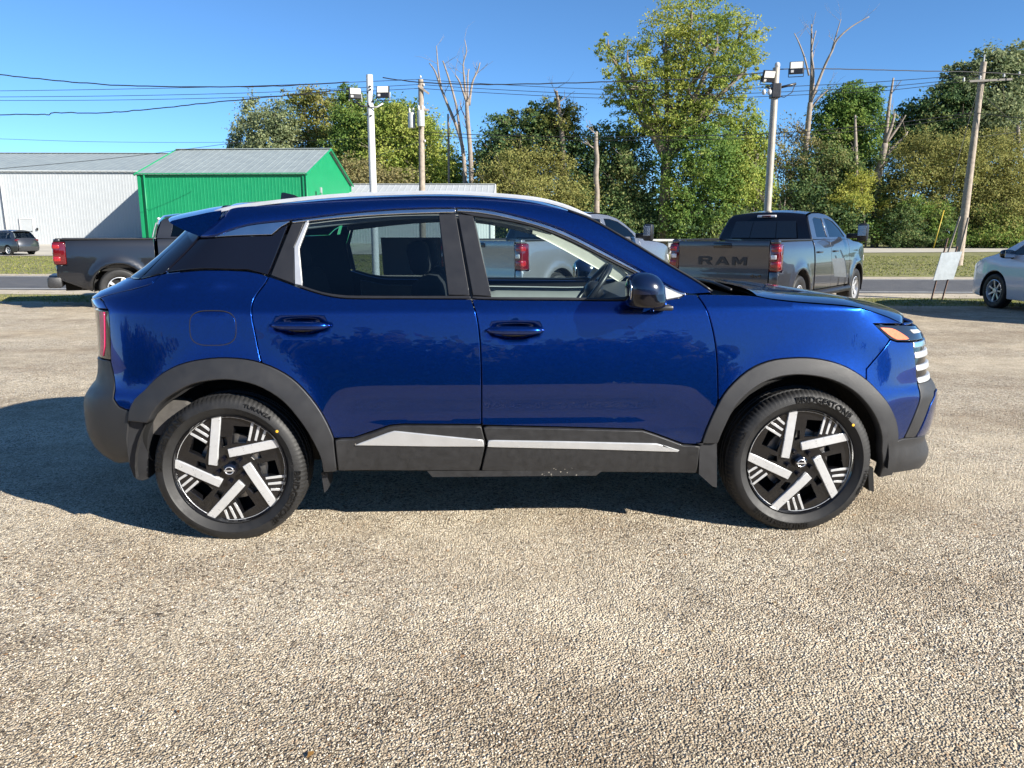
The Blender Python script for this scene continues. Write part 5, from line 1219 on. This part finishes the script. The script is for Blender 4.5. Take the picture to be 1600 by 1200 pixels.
# wooden utility pole with transformers
def wood_pole(pxt, pyt, pxb, pyb, Y, rt, rb, label):
    t = at(pxt, pyt, Y); q = at(pxb, pyb, Y); k = (gz(q.x, Y)-q.z)/(t.z-q.z); base = Vector((q.x+(t.x-q.x)*k, Y, gz(q.x, Y)))
    r_ = empty('utility_pole', base, 0, label, 'utility pole', 'wooden utility poles')
    d = t-base; b = MB(); b.tube([d*0, d*.35, d*.7, d], [rb, rb*.9, rt*1.08, rt], 12); b.build('pole', M['pole_wood'], r_, True, 40)
    return r_, d
u1, d1_ = wood_pole(657.5, 124, 659.5, 295, 43, .14, .19, 'wooden utility pole carrying grey transformers beside the bare tree')
f1 = lambda t: d1_*t
for i, (dx, dz, rr, hh) in enumerate(((-.52, -2.5, .19, .78), (0.0, -2.45, .20, .82))):
    p = f1(1)+Vector((dx, -.38 if i else -.15, dz)); b = MB(); b.lathe([(0,0),(rr,.02),(rr,hh-.05),(rr*.9,hh),(0,hh+.05)], 'Z', 18, p); o = b.build('transformer', M['tank'], u1, True, 40)
    for s_ in (-.1, .1):
        b = MB(); b.lathe([(.03,0),(.06,.06),(.035,.10),(.06,.16),(.03,.24),(0,.26)], 'Z', 10, p+Vector((s_, 0, hh+.02))); b.build('bushing', M['ceramic'], o, True)
for dz, dx, l in ((-.55, .25, 1.0), (-1.55, .28, .7)):
    p = f1(1)+Vector((dx*.6, -.16, dz)); b = MB(); b.box(p, (l*.7, .1, .1), Matrix.Rotation(R(35 if dz > -1 else 5), 3, 'Y')); b.build('crossarm', M['pole_wood'], u1)
for dz in (.05, -.35, -1.5, -1.7, -3.2):
    b = MB(); b.lathe([(.03,0),(.06,.05),(.03,.12),(0,.14)], 'Z', 8, f1(1)+Vector((.16 if dz < 0 else 0, -.1, dz))); b.build('insulator', M['ceramic'], u1, True)
u2, d2_ = wood_pole(1537, 97, 1500, 390, 38, .13, .20, 'leaning wooden utility pole on the right beside the blank sign')
b = MB(); b.box(d2_*.905+Vector((.35, -.14, .06)), (2.7, .08, .09), Matrix.Rotation(R(-6), 3, 'Y') @ Matrix.Rotation(R(20), 3, 'Z')); xarm = b.build('crossarm', M['bark0'], u2)
for s_ in (-1.25, -.5, .6, 1.3):
    b = MB(); b.lathe([(.03,0),(.06,.05),(.035,.12),(.05,.16),(0,.2)], 'Z', 8, d2_*.905+Vector((.35+s_, -.14, .13+s_*.105))); b.build('insulator', M['ceramic'], u2, True)
b = MB(); b.tube([d2_*.97, d2_*1.035], .03, 6); b.build('pole_top_pin', M['ceramic'], u2)
for dx, px0 in ((-.55, 1450), (.42, 1506)):
    pass
# guy wire with its yellow guard, and bracing boards
gb = at(1458, 388, 36); gt = u2.location+d2_*.95
o = MB().tube([gb, Vector(gb).lerp(gt, .5), gt], .012, 5).build('guy_wire', M['cable'], None, True); tag(o, 'thin guy wire running up to the leaning utility pole', 'wire')
b = MB(); b.tube([Vector(gb)+Vector((0, -.02, 0)), Vector(gb).lerp(gt, .215)+Vector((0, -.02, 0))], .024, 8); tag(b.build('guy_wire_guard', M['yellowp'], None, True), 'yellow plastic guard on the guy wire left of the leaning pole', 'guard')
for (a0, a1), (c0, c1), Yb, lab in (((1478,392),(1500,338), 37.2, 'leaning brown board propped left of the wooden pole foot'), ((1497,392),(1513,340), 37.0, 'leaning brown board propped right of the wooden pole foot')):
    p, q = at(a0, a1, Yb), at(c0, c1, Yb); p.z -= .55; b = MB(); b.tube([p, q], .05, 4); tag(b.build('propped_board', M['pole_wood']), lab, 'board')
for (c0, c1), lab in (((1592, 200), 'steep stay wire falling right from the leaning pole top'), ((1560, 210), 'lower stay wire falling right from the leaning pole middle')):
    p = u2.location+d2_*(.86 if c0 == 1592 else .64); q = at(c0, c1, 40); q = p+(q-p)*1.9
    tag(MB().tube([p, q], .011, 5).build('stay_wire', M['cable'], None, True), lab, 'wire')

def wire(pts, Y0, Y1, label, r_=.016, wob=0.0, seed=0):
    """a hanging line through photo points, its distance running from Y0 to Y1"""
    rd = random.Random(seed); P3 = []
    q = cr(pts, 8); L = len(q)
    for i, (u, v) in enumerate(q):
        t = i/(L-1); p = at(u, v+(rd.uniform(-wob, wob) if wob else 0), Y0+(Y1-Y0)*t); P3.append(p)
    b = MB(); b.tube(P3, r_*.72, 5); return tag(b.build('overhead_line', M['cable'], None, True), label, 'cable', 'overhead lines')
wire([(-60,112),(0,117),(100,127),(200,134),(330,136),(440,134),(545,128)], 17.4, 17.6, 'thick black cable, topmost line on the left, sagging to the pale light pole', .017, .5, 1)
wire([(-60,181),(0,179.5),(60,178.5),(75,179.5),(90,176),(160,176),(240,170),(330,160),(440,150),(550,139)], 17.4, 17.6, 'wavy black cable, lowest of the left bundle to the pale light pole', .016, .7, 2)
for i, (v0, v1, v2, lab) in enumerate(((142,139.5,124,'uppermost of the three thin lines left of the wooden pole'), (151.5,150,132,'middle of the three thin lines left of the wooden pole'), (157,156.5,138,'lowest of the three thin lines left of the wooden pole'))):
    wire([(-80,v0),(0,v0),(200,v1-.5),(420,v1-6),(656,v2)], 44, 43, lab, .020)
    wire([(656,v2),(760,v2+7),(930,v2+15),(1100,v2+16),(1300,v2+8),(1400,v2+2),(1530,v2-8-3*i)], 43, 38.5, lab.replace('left', 'right'), .020)
wire([(598,121),(640,127),(700,131),(790,132),(940,128),(1100,122),(1200,113)], 17.6, 17.6, 'thick black cable strung between the two light poles', .016, .4, 5)
wire([(1216,108),(1290,107.5),(1380,109.5),(1470,111.5),(1530,113),(1660,120)], 17.6, 20, 'black cable running right from the tan light pole', .015, .3, 6)
wire([(-60,216),(0,217),(150,221.5),(330,222.5),(470,220),(660,213)], 44, 43, 'faint single line crossing low above the white shed', .014)
wire([(660,206),(760,211),(930,214),(1100,212),(1250,206),(1400,192),(1520,176)], 43, 38, 'low pale communication line passing before the big tree', .026)
wire([(660,210),(760,217),(930,219),(1100,218),(1250,212),(1400,198),(1520,180)], 43, 38, 'second low communication line just under the first', .022)
wire([(-60,266),(0,263.5),(170,248),(300,232),(380,221)], 50, 56, 'black service line dipping across both shed roofs', .024)
wire([(1522,176),(1600,185),(1700,194)], 38, 36, 'communication line leaving the leaning pole to the right', .024)
wire([(1545,112),(1600,118),(1700,130)], 38, 36, 'power line leaving the leaning pole crossarm to the right', .018)
wire([(549,262),(600,240),(655,222)], 62, 43.2, 'service line from green shed gable up to the wooden pole', .022)
# blank sign board on two leaning posts
M['signback'] = mat('weathered_sign_board', (.36, .40, .42), .6, var=.15, vs=8)
M['stake'] = mat('rusty_stake', (.17, .10, .07), .8, var=.3, vs=20)
YS = 18.2; sb = at(1457, 468, YS)
sg = empty('blank_sign', (sb.x, YS, gz(0, YS)), 0, 'blank grey sign board on two leaning stakes at the lot edge', 'sign')
q = [at(u, v, YS)-sg.location for u, v in ((1471,395),(1503,393),(1489.5,436),(1458,438))]
b = MB(); b.add([p+Vector((0, -.012, 0)) for p in q]+[p+Vector((0, .012, 0)) for p in q], [(0,1,2,3),(7,6,5,4)]+[(i, i+4, (i+1) % 4+4, (i+1) % 4) for i in range(4)]); b.build('board', M['signback'], sg)
for (a, c) in (((1456,468),(1482,372)), ((1473,467),(1497,385))):
    p = at(*a, YS)-sg.location; r_ = at(*c, YS)-sg.location; p.z = -.05; b = MB(); b.tube([p+Vector((0, .035, 0)), r_+Vector((0, .035, 0))], .022, 4); b.build('stake', M['stake'], sg)
# pale trailer box beyond the road
YT = 58; tb = at(1038, 378, YT)
tr = empty('utility_trailer', (tb.x, YT, gz(tb.x, YT)), 0, 'pale flat trailer beyond the road, left of the gunmetal pickup', 'trailer')
zz = 1.05; b = MB(); b.box((0, 0, zz), (2.0, 1.2, .16), bev=.03); b.build('deck', M['trim_white'], tr)
b = MB(); b.box((-.55, -.3, zz-.32), (.35, .3, .5)); b.build('toolbox', M['trim_white'], tr)
b = MB(); b.box((.5, -.3, zz-.30), (.55, .3, .42)); b.build('toolbox', M['tank'], tr)
for s_ in (-.7, .7):
    o = wheel_simple(.32, .19, .18, 5, .3); o.parent = tr; o.location = (0, s_*.85, .32); o.rotation_euler = (0, 0, 0 if s_ < 0 else math.pi)

# ================================================================== trees
M['bark'] = mat('grey_bark', (.16, .13, .10), .95, var=.4, vs=3, bump=.5, bs=12)
M['deadbark'] = mat('bleached_bark', (.24, .20, .165), .9, var=.35, vs=3, bump=.4, bs=12)
LEAF = {
 'olive':  island_mat('olive_leaves',  [(0.073,0.099,0.029),(0.138,0.172,0.043),(0.211,0.233,0.061),(0.292,0.284,0.085),(0.341,0.292,0.109)], .75, .46, .22, .5),
 'green':  island_mat('green_leaves',  [(0.052,0.110,0.029),(0.106,0.194,0.046),(0.166,0.266,0.058),(0.251,0.327,0.076),(0.334,0.372,0.093)], .7, .46, .22, .5),
 'dark':   island_mat('dark_leaves',   [(0.041,0.084,0.039),(0.077,0.143,0.055),(0.125,0.198,0.070),(0.201,0.250,0.086),(0.290,0.281,0.112)], .7, .46, .22, .5),
 'greygreen': island_mat('grey_green_leaves', [(0.100,0.139,0.065),(0.177,0.226,0.109),(0.259,0.300,0.152),(0.355,0.382,0.199),(0.300,0.328,0.123)], .7, .46, .22, .5),
 'yellow': island_mat('turning_leaves', [(0.113,0.172,0.039),(0.202,0.269,0.054),(0.307,0.351,0.071),(0.434,0.425,0.090),(0.450,0.450,0.105)], .7, .46, .16, .55),
 'willow': island_mat('yellow_green_leaves', [(0.130,0.188,0.041),(0.232,0.312,0.058),(0.333,0.405,0.080),(0.420,0.450,0.108),(0.450,0.450,0.123)], .75, .46, .22, .5),
 'gold':   island_mat('golden_bush_leaves', [(0.117,0.134,0.050),(0.204,0.216,0.067),(0.284,0.279,0.085),(0.363,0.331,0.110),(0.218,0.270,0.079)], .8, .46, .3, .45),
 'brown':  island_mat('brown_bush_leaves', [(0.127,0.132,0.065),(0.214,0.200,0.089),(0.299,0.265,0.117),(0.384,0.322,0.150),(0.200,0.235,0.078)], .85, .46, .3, .45),
}
def leaves(name, blobs, n, size, m, parent, seed, clump=.17, dens=1.0):
    rg = np.random.default_rng(seed); out = []
    vol = np.array([b[3]*b[4]+b[3]*b[5] for b in blobs]); vol = vol/vol.sum()
    P_ = []; N_ = []
    for (cx, cy, cz, rx, ry, rz), w in zip(blobs, vol):
        k = max(8, int(n*w)); nc = max(10, k//38)
        d = rg.normal(size=(nc, 3)); d /= np.linalg.norm(d, axis=1)[:, None]
        rad = (.35+.70*rg.random(nc)**.55)*(1+.14*rg.normal(size=nc))
        cc = d*rad[:, None]
        idx = rg.integers(0, nc, k); sg_ = clump*(.45+1.1*rg.random(nc))[idx]
        p = cc[idx]+rg.normal(size=(k, 3))*sg_[:, None]*np.array([1, 1, .75])
        P_.append(p*np.array([rx, ry, rz])+np.array([cx, cy, cz]))
        N_.append(d[idx])
    P_ = np.concatenate(P_); N_ = np.concatenate(N_); k = len(P_)
    ok = P_[:, 2] > gz(0, 80)+.15; P_ = P_[ok]; N_ = N_[ok]; k = len(P_)
    nr = N_*.7+rg.normal(size=(k, 3))*.8+np.array([0, 0, .45]); nr /= np.linalg.norm(nr, axis=1)[:, None]
    t = rg.normal(size=(k, 3)); t -= nr*(t*nr).sum(1)[:, None]; t /= np.linalg.norm(t, axis=1)[:, None]; b = np.cross(nr, t)
    s_ = size*(.55+.8*rg.random(k))[:, None]; bend = nr*s_*.18
    V = np.stack([P_-t*s_, P_-b*s_*.55-bend, P_+t*s_, P_+b*s_*.55-bend], 1).reshape(-1, 3)
    return fast_mesh(name, V, np.arange(4*k).reshape(-1, 4), m, parent)
def branches(b, p, d, length, rad, depth, rg, up=.25, n=5, spread=.75):
    """recursive bare branching into mesh builder b"""
    pts = [Vector(p)]; dirv = Vector(d).normalized()
    for i in range(4):
        dirv = (dirv+Vector((rg.uniform(-.14, .14), rg.uniform(-.14, .14), rg.uniform(-.05, .12)*up*2))).normalized(); pts.append(pts[-1]+dirv*length/4)
    b.tube(pts, [rad*(1-.14*i) for i in range(5)], 6 if rad > .05 else 4, False)
    if depth <= 0: return
    for k in range(rg.randint(2, n)):
        i = rg.randint(1, 4); a = rg.uniform(0, 6.28)
        o = dirv.orthogonal().normalized(); o.rotate(Matrix.Rotation(a, 3, dirv))
        branches(b, pts[i], (dirv+o*spread+Vector((0, 0, up))).normalized(), length*rg.uniform(.45, .75), rad*.52, depth-1, rg, up, n, spread)
TID = [0]
def tree(name, label, Y, blobs, base, leaf, n, size=.26, trunk=.22, group=None, clump=.17, cat='tree', bare=False):
    """blobs are photo ellipses (x, y, half width, half height); base is the photo column of the trunk foot"""
    TID[0] += 1; rg = random.Random(TID[0]*7)
    if group == GM: Y = 66+.25*Y
    size *= .74; n = int(n*1.75)
    f = at(base, 388, Y); gnd = gz(f.x, Y)
    root = empty(name, (f.x, Y, gnd), 0, label, cat, group)
    bl = []
    for i, bb_ in enumerate(blobs):
        x, y, rx, ry = bb_[:4]; dy = bb_[4] if len(bb_) > 4 else rg.uniform(-1, 1)*px(rx, Y)*.35
        p = at(x, y, Y+dy); bl.append((p.x-f.x, dy, p.z-gnd, px(rx, Y), px(rx, Y)*.85, px(ry, Y)))
    b = MB(); tops = sorted(bl, key=lambda q: -q[2]); hub_z = min(q[2] for q in bl)
    hub_z = max(.8, min(hub_z*.75, tops[0][2]*.45)); hub = Vector((0, 0, hub_z))
    b.tube([Vector((0, 0, -.1)), Vector((rg.uniform(-.1, .1), 0, hub_z*.5)), hub], [trunk*1.15, trunk, trunk*.85], 9)
    for q in bl:
        c = Vector(q[:3]); mid = hub.lerp(c, .5)+Vector((rg.uniform(-.4, .4), rg.uniform(-.3, .3), .3))
        end = c+Vector((0, 0, q[5]*.55))
        b.tube([hub-Vector((0, 0, .2)), mid, c, end], [trunk*.62, trunk*.45, trunk*.28, trunk*.06], 6, False)
        for _k in range(4): branches(b, mid.lerp(c, rg.random()), Vector((rg.uniform(-1, 1), rg.uniform(-1, 1), rg.uniform(.1, .9))), max(q[3], q[5])*.7, trunk*.2, 1, rg, n=3)
    b.build('trunk', M['bark'], root, True)
    if not bare: leaves('crown', bl, n, size, LEAF[leaf], root, TID[0]*13+1, clump)
    return root
GL = 'trees behind the green shed'; GM = 'trees across the road'
# --- left group, beyond the sheds
tree('poplar_tree', 'thin grey green tree, leftmost above the green shed roof', 100, [(392,180,16,30),(385,215,26,36),(375,248,24,30),(400,265,32,30)], 390, 'greygreen', 7000, .20, .2, GL, .16)
tree('round_tree', 'rounded grey green tree left of the tall dark tree', 98, [(432,190,28,30),(425,228,40,36),(440,268,44,32),(405,275,30,24)], 430, 'greygreen', 13000, .22, .25, GL)
tree('oak_tree', 'tall loose oak behind the green shed ridge', 102, [(472,152,22,16),(495,165,34,26),(480,205,40,34),(510,235,44,40),(500,280,50,34)], 495, 'olive', 14000, .22, .3, GL, .15)
tree('cedar_tree', 'dense bright green tree left of the pale light pole', 96, [(545,152,20,18),(550,178,30,28),(556,205,34,30),(575,225,34,40),(548,250,46,46)], 552, 'green', 17000, .20, .3, GL, .13)
tree('willow_tree', 'broad yellow green willow around the wooden utility pole', 92, [(612,190,26,22),(640,210,44,40),(600,240,50,50),(668,245,46,50),(700,272,34,30),(645,285,70,34)], 640, 'willow', 30000, .20, .35, GL, .14)
tree('maple_tree', 'darker green tree top between light pole and wooden pole', 104, [(600,178,24,20),(632,182,26,22),(655,200,24,20)], 620, 'green', 6000, .22, .25, GL)
tree('low_bush', 'brownish bush mass at the foot of the pale light pole', 90, [(560,275,40,26),(615,285,50,22),(520,285,30,18)], 570, 'brown', 8000, .20, .15, GL, .15, 'bush')
# --- middle group
tree('dark_tree', 'dark loose tree right of the bare tree', 90, [(800,205,32,28),(775,240,30,40),(765,285,26,44),(835,195,30,26),(855,225,44,34),(790,260,50,50)], 800, 'dark', 13000, .24, .3, GM, .13)
tree('snag_oak', 'ragged oak crown with a dead top left of the big tree', 88, [(872,180,26,26),(888,200,22,24),(862,205,26,24),(842,185,20,18)], 880, 'olive', 3600, .22, .3, GM, .13)
tree('hedge_bush', 'wide olive brown bush behind the SUV roof', 80, [(830,262,62,34),(790,285,44,34),(870,290,48,40),(835,315,86,36),(770,315,32,30)], 830, 'gold', 22000, .17, .2, GM, .13, 'bush')
tree('dark_thicket_tree', 'dark ivy covered tree between the pale snag and the big trunk', 86, [(915,250,30,44),(955,235,36,36),(985,270,40,60),(950,310,60,60),(905,320,40,40)], 950, 'dark', 17000, .24, .3, GM, .14)
tree('big_tree', 'tallest tree with thin yellowing crown above the gunmetal pickup', 76, [(1080,30,62,44),(1040,75,50,40),(1120,75,56,46),(980,100,40,36),(1155,60,40,34),(1165,110,40,28),(1010,130,44,34),(1085,120,60,46),(1050,170,56,40),(985,150,44,26),(1120,165,52,36),(1000,190,40,26),(1085,205,60,36),(950,75,18,22)], 1036, 'yellow', 24000, .19, .62, GM, .10)
tree('vine_tree', 'bright green leafy tree low beside the big trunk', 74, [(1095,235,54,40),(1060,290,36,50),(1130,270,50,46),(1065,340,32,36),(1160,240,40,44),(1110,320,50,50)], 1075, 'green', 18000, .20, .25, GM, .13)
tree('yellow_tree', 'yellow green young tree left of the tan light pole', 78, [(1165,215,30,44),(1180,260,30,50),(1150,290,36,46),(1188,310,24,40)], 1172, 'willow', 9000, .20, .2, GM, .13)
tree('bare_thicket', 'thin brown thicket around the tan light pole', 84, [(1225,235,34,44),(1260,260,34,50),(1215,290,40,50),(1245,320,50,44)], 1232, 'brown', 6500, .17, .22, GM, .14)
# --- right group
tree('green_oak', 'round green tree between the two dead trees on the right', 88, [(1325,160,36,26),(1350,155,26,24),(1300,195,34,36),(1345,200,40,40),(1320,245,52,46)], 1335, 'green', 17000, .21, .3, GM, .13)
tree('dark_oak', 'dark spreading tree behind the leaning pole', 100, [(1440,185,40,26),(1480,165,40,28),(1415,215,34,30),(1470,215,60,36),(1520,190,40,40)], 1465, 'dark', 16000, .24, .35, GM, .13)
tree('tall_oak', 'tall grey green oak at the right edge above the leaning pole', 98, [(1505,115,28,22),(1545,100,30,26),(1580,105,34,30),(1600,95,30,26),(1535,140,50,34),(1590,150,50,44),(1500,145,30,24),(1560,190,60,40)], 1560, 'greygreen', 18000, .24, .4, GM, .13)
tree('brown_thicket', 'dark brown undergrowth tree below the dead branches', 80, [(1290,265,44,40),(1260,310,44,50),(1320,305,50,54),(1370,290,50,50),(1300,345,60,40)], 1300, 'dark', 20000, .20, .25, GM, .14)
tree('golden_bush', 'large golden olive bush on the right behind the leaning pole', 74, [(1440,250,46,40),(1490,255,50,46),(1540,260,54,50),(1590,270,50,54),(1430,300,44,50),(1500,310,60,54),(1570,325,60,54),(1620,320,40,50)], 1520, 'gold', 44000, .16, .25, GM, .12, 'bush')
tree('yellow_bush', 'small yellow green bush right of the gunmetal pickup', 70, [(1345,285,22,20),(1330,310,30,26),(1380,335,14,24),(1383,365,14,20)], 1352, 'yellow', 4200, .15, .1, GM, .14, 'bush')
tree('green_shrub', 'dark green leafy shrub left of the leaning pole foot', 66, [(1415,345,30,28),(1450,350,34,32),(1400,372,24,18),(1435,374,40,16)], 1430, 'dark', 9500, .16, .1, GM, .13, 'shrub')
tree('tall_weeds', 'tall leafy green weeds at the roadside behind the sign', 64, [(1430,325,26,16),(1465,328,22,18),(1480,360,26,24),(1545,368,36,16),(1590,370,30,14)], 1460, 'green', 6500, .14, .06, GM, .14, 'shrub')
tree('low_undergrowth', 'dark low bushes under the big tree', 82, [(1000,340,50,36),(1050,360,60,22),(1120,355,60,30),(1180,350,50,36),(960,355,50,26),(1230,360,50,24)], 1090, 'dark', 16000, .20, .12, GM, .14, 'bush')
tree('low_undergrowth', 'dark low bushes behind the SUV roofline and pale snag', 84, [(880,350,50,28),(930,355,50,26),(820,350,60,30),(760,345,40,30)], 860, 'dark', 9000, .20, .12, GM, .14, 'bush')
tree('roadside_bush', 'low dark green bushes behind the minivan', 72, [(1350,360,30,24),(1540,350,50,30),(1600,350,50,34),(1560,372,70,14)], 1540, 'green', 11000, .16, .1, GM, .14, 'bush')
# far wood that closes the view behind
rg_ = np.random.default_rng(77)
fb = [(x, 112+rg_.uniform(-4, 4), 2.5+rg_.uniform(0, 1.8), 4.5, 3, 3.2+rg_.uniform(0, 1.5)) for x in np.arange(-110, 130, 4.5) if not (-60 < x < -34)]
tag(leaves('far_wood', fb, 42000, .42, LEAF['dark'], None, 991, .2), 'dark far wood closing the view behind the trees', 'wood', kind='stuff')
# wood on the far side of the lot, behind the photographer: the paint and glass reflect it
fb = [(x, -62+rg_.uniform(-5, 5), 2.6+rg_.uniform(0, 1.6)+2.2*math.sin(x*.11)**2, 4.5, 4, 3.4+rg_.uniform(0, 2.2)) for x in np.arange(-120, 120, 4.2)]
tag(leaves('opposite_wood', fb, 130000, .85, LEAF['dark'], None, 992, .24), 'dark wood across the lot, seen only mirrored in the paintwork', 'wood', kind='stuff')

# --- dead trees: limbs drawn from trunk to tip
def dead(name, label, Y, limbs, group='bare dead trees', twigs=2, cat='tree', m='deadbark'):
    Y = 66+.25*Y
    TID[0] += 1; rg = random.Random(TID[0]); f = at(limbs[0][0][0], 388, Y); root = empty(name, (f.x, Y, gz(f.x, Y)), 0, label, cat, group)
    for i, L_ in enumerate(limbs):
        pts = []; rad = []; q = cr(L_, 4) if len(L_) > 2 else L_; dep = 0
        for j, (u, v, w) in enumerate(q):
            dep += rg.uniform(-.12, .12)+(.06 if i % 2 else -.06)
            p = at(u, v, Y+dep)-root.location; pts.append(p); rad.append(px(w, Y)/2)
        if i == 0: pts[0].z = -.1
        b = MB(); b.tube(pts, rad, 7)
        for k in range(twigs if i else twigs+1):
            j = rg.randint(len(pts)//2, len(pts)-1)
            branches(b, pts[j], Vector((rg.uniform(-1, 1), rg.uniform(-.6, .6), rg.uniform(.2, 1.2))), px(24, Y), max(.012, rad[j]*.35), 1, rg, n=3, spread=.6)
        b.build('trunk' if i == 0 else 'limb', M[m], root, True)
    return root
dead('dead_tree', 'bare many-limbed dead tree right of the wooden utility pole', 84, [
 [(738,388,9),(737,300,8),(735,240,7),(731,190,6.5),(729,160,5)], [(727,388,7),(727,300,6.5),(724,240,6),(716,205,5),(700,165,4.2),(688,135,3.4),(680,112,2.4),(671,99,1.6)],
 [(724,240,5),(718,200,4),(713,165,3.4),(702,125,2.8),(692,95,1.8)], [(690,140,3),(685,110,2.2),(682,72,1.3)], [(731,175,4),(726,130,3.2),(724,100,2),(729,80,1.6),(726,62,1)],
 [(733,165,4),(738,130,3),(746,112,2.4),(750,98,1.6)], [(729,160,3.5),(719,130,2.6),(712,118,2)], [(731,170,3),(731,120,2.2),(733,108,1.4)]])
dead('dead_tree', 'tall forked dead tree right of the tan light pole', 86, [
 [(1255,388,10),(1256,300,9),(1258,240,8.5),(1262,200,8),(1266,160,7)], [(1266,165,6),(1268,120,4.5),(1268,80,3.6),(1268,38,2)], [(1266,160,5.5),(1278,130,4.4),(1290,100,3.6),(1300,80,3),(1308,62,2.6),(1330,42,2),(1358,26,1.2)],
 [(1300,78,2.6),(1308,50,1.8),(1314,30,1)], [(1264,118,3),(1257,90,2.4),(1248,66,1.8),(1241,52,1.1)], [(1270,150,4),(1271,110,3),(1268,80,2.4),(1275,48,1.4)], [(1266,172,3.4),(1278,155,2.6),(1294,140,1.6)]], twigs=2)
dead('dead_tree', 'broken grey dead trunk with stub limbs behind the golden bush', 78, [
 [(1366,388,12),(1370,290,12),(1376,255,11),(1383,225,9)], [(1383,228,7),(1386,195,5.5),(1390,160,4.4),(1396,122,2.6)], [(1383,222,5.5),(1392,200,5),(1398,178,3)], [(1378,250,6),(1395,230,4.6),(1412,215,3.4),(1418,206,2)], [(1386,222,4.5),(1402,200,3.4),(1415,180,2)]], twigs=1)
dead('dead_tree', 'dark broken snag rising from the ragged oak', 87, [
 [(881,388,9),(880,260,8),(879,225,8),(876,195,7),(872,160,5),(869,142,4)], [(879,212,4),(888,200,3.4),(897,184,2.2)], [(870,150,3),(866,140,2)], [(861,250,3),(861,190,2.4),(860,172,1.6)]], twigs=2, m='bark')
dead('dead_snag', 'pale broken trunk standing behind the SUV windscreen', 70, [[(933,388,9),(934,350,8),(932,325,9),(933,300,7.5),(931,275,8),(933,250,6.5),(931,228,6.5),(932,206,4)]], None, 1)
dead('dead_tree', 'slim pale dead trunk among the green oak leaves', 80, [[(1338,388,7),(1338,290,7),(1337,230,5.5),(1336,180,3)]], twigs=1)
dead('dead_tree', 'leaning pale dead trunk at the right edge above the golden bush', 76, [[(1600,388,8),(1597,270,8),(1593,235,7),(1590,197,5)]], twigs=1)
dead('dead_tree', 'pale bare stem leaning left of the tan light pole', 76, [[(1160,388,8),(1168,320,7),(1176,280,5),(1184,240,4)]], twigs=3)
dead('dead_tree', 'thin leafless sapling between the bare tree and wooden pole', 92, [[(702,388,4),(701,240,3.4),(700,178,2.6)]], twigs=2)
dead('bare_shrub', 'tangle of pale bare branches below the tan light pole', 74, [[(1205,388,4),(1200,340,3),(1192,310,2)], [(1210,385,3),(1222,340,2.4),(1228,305,1.6)], [(1212,385,3),(1190,350,2.4),(1176,325,1.6)], [(1215,385,3),(1238,352,2.4),(1252,330,1.6)]], 'bare dead trees', 4, 'shrub')
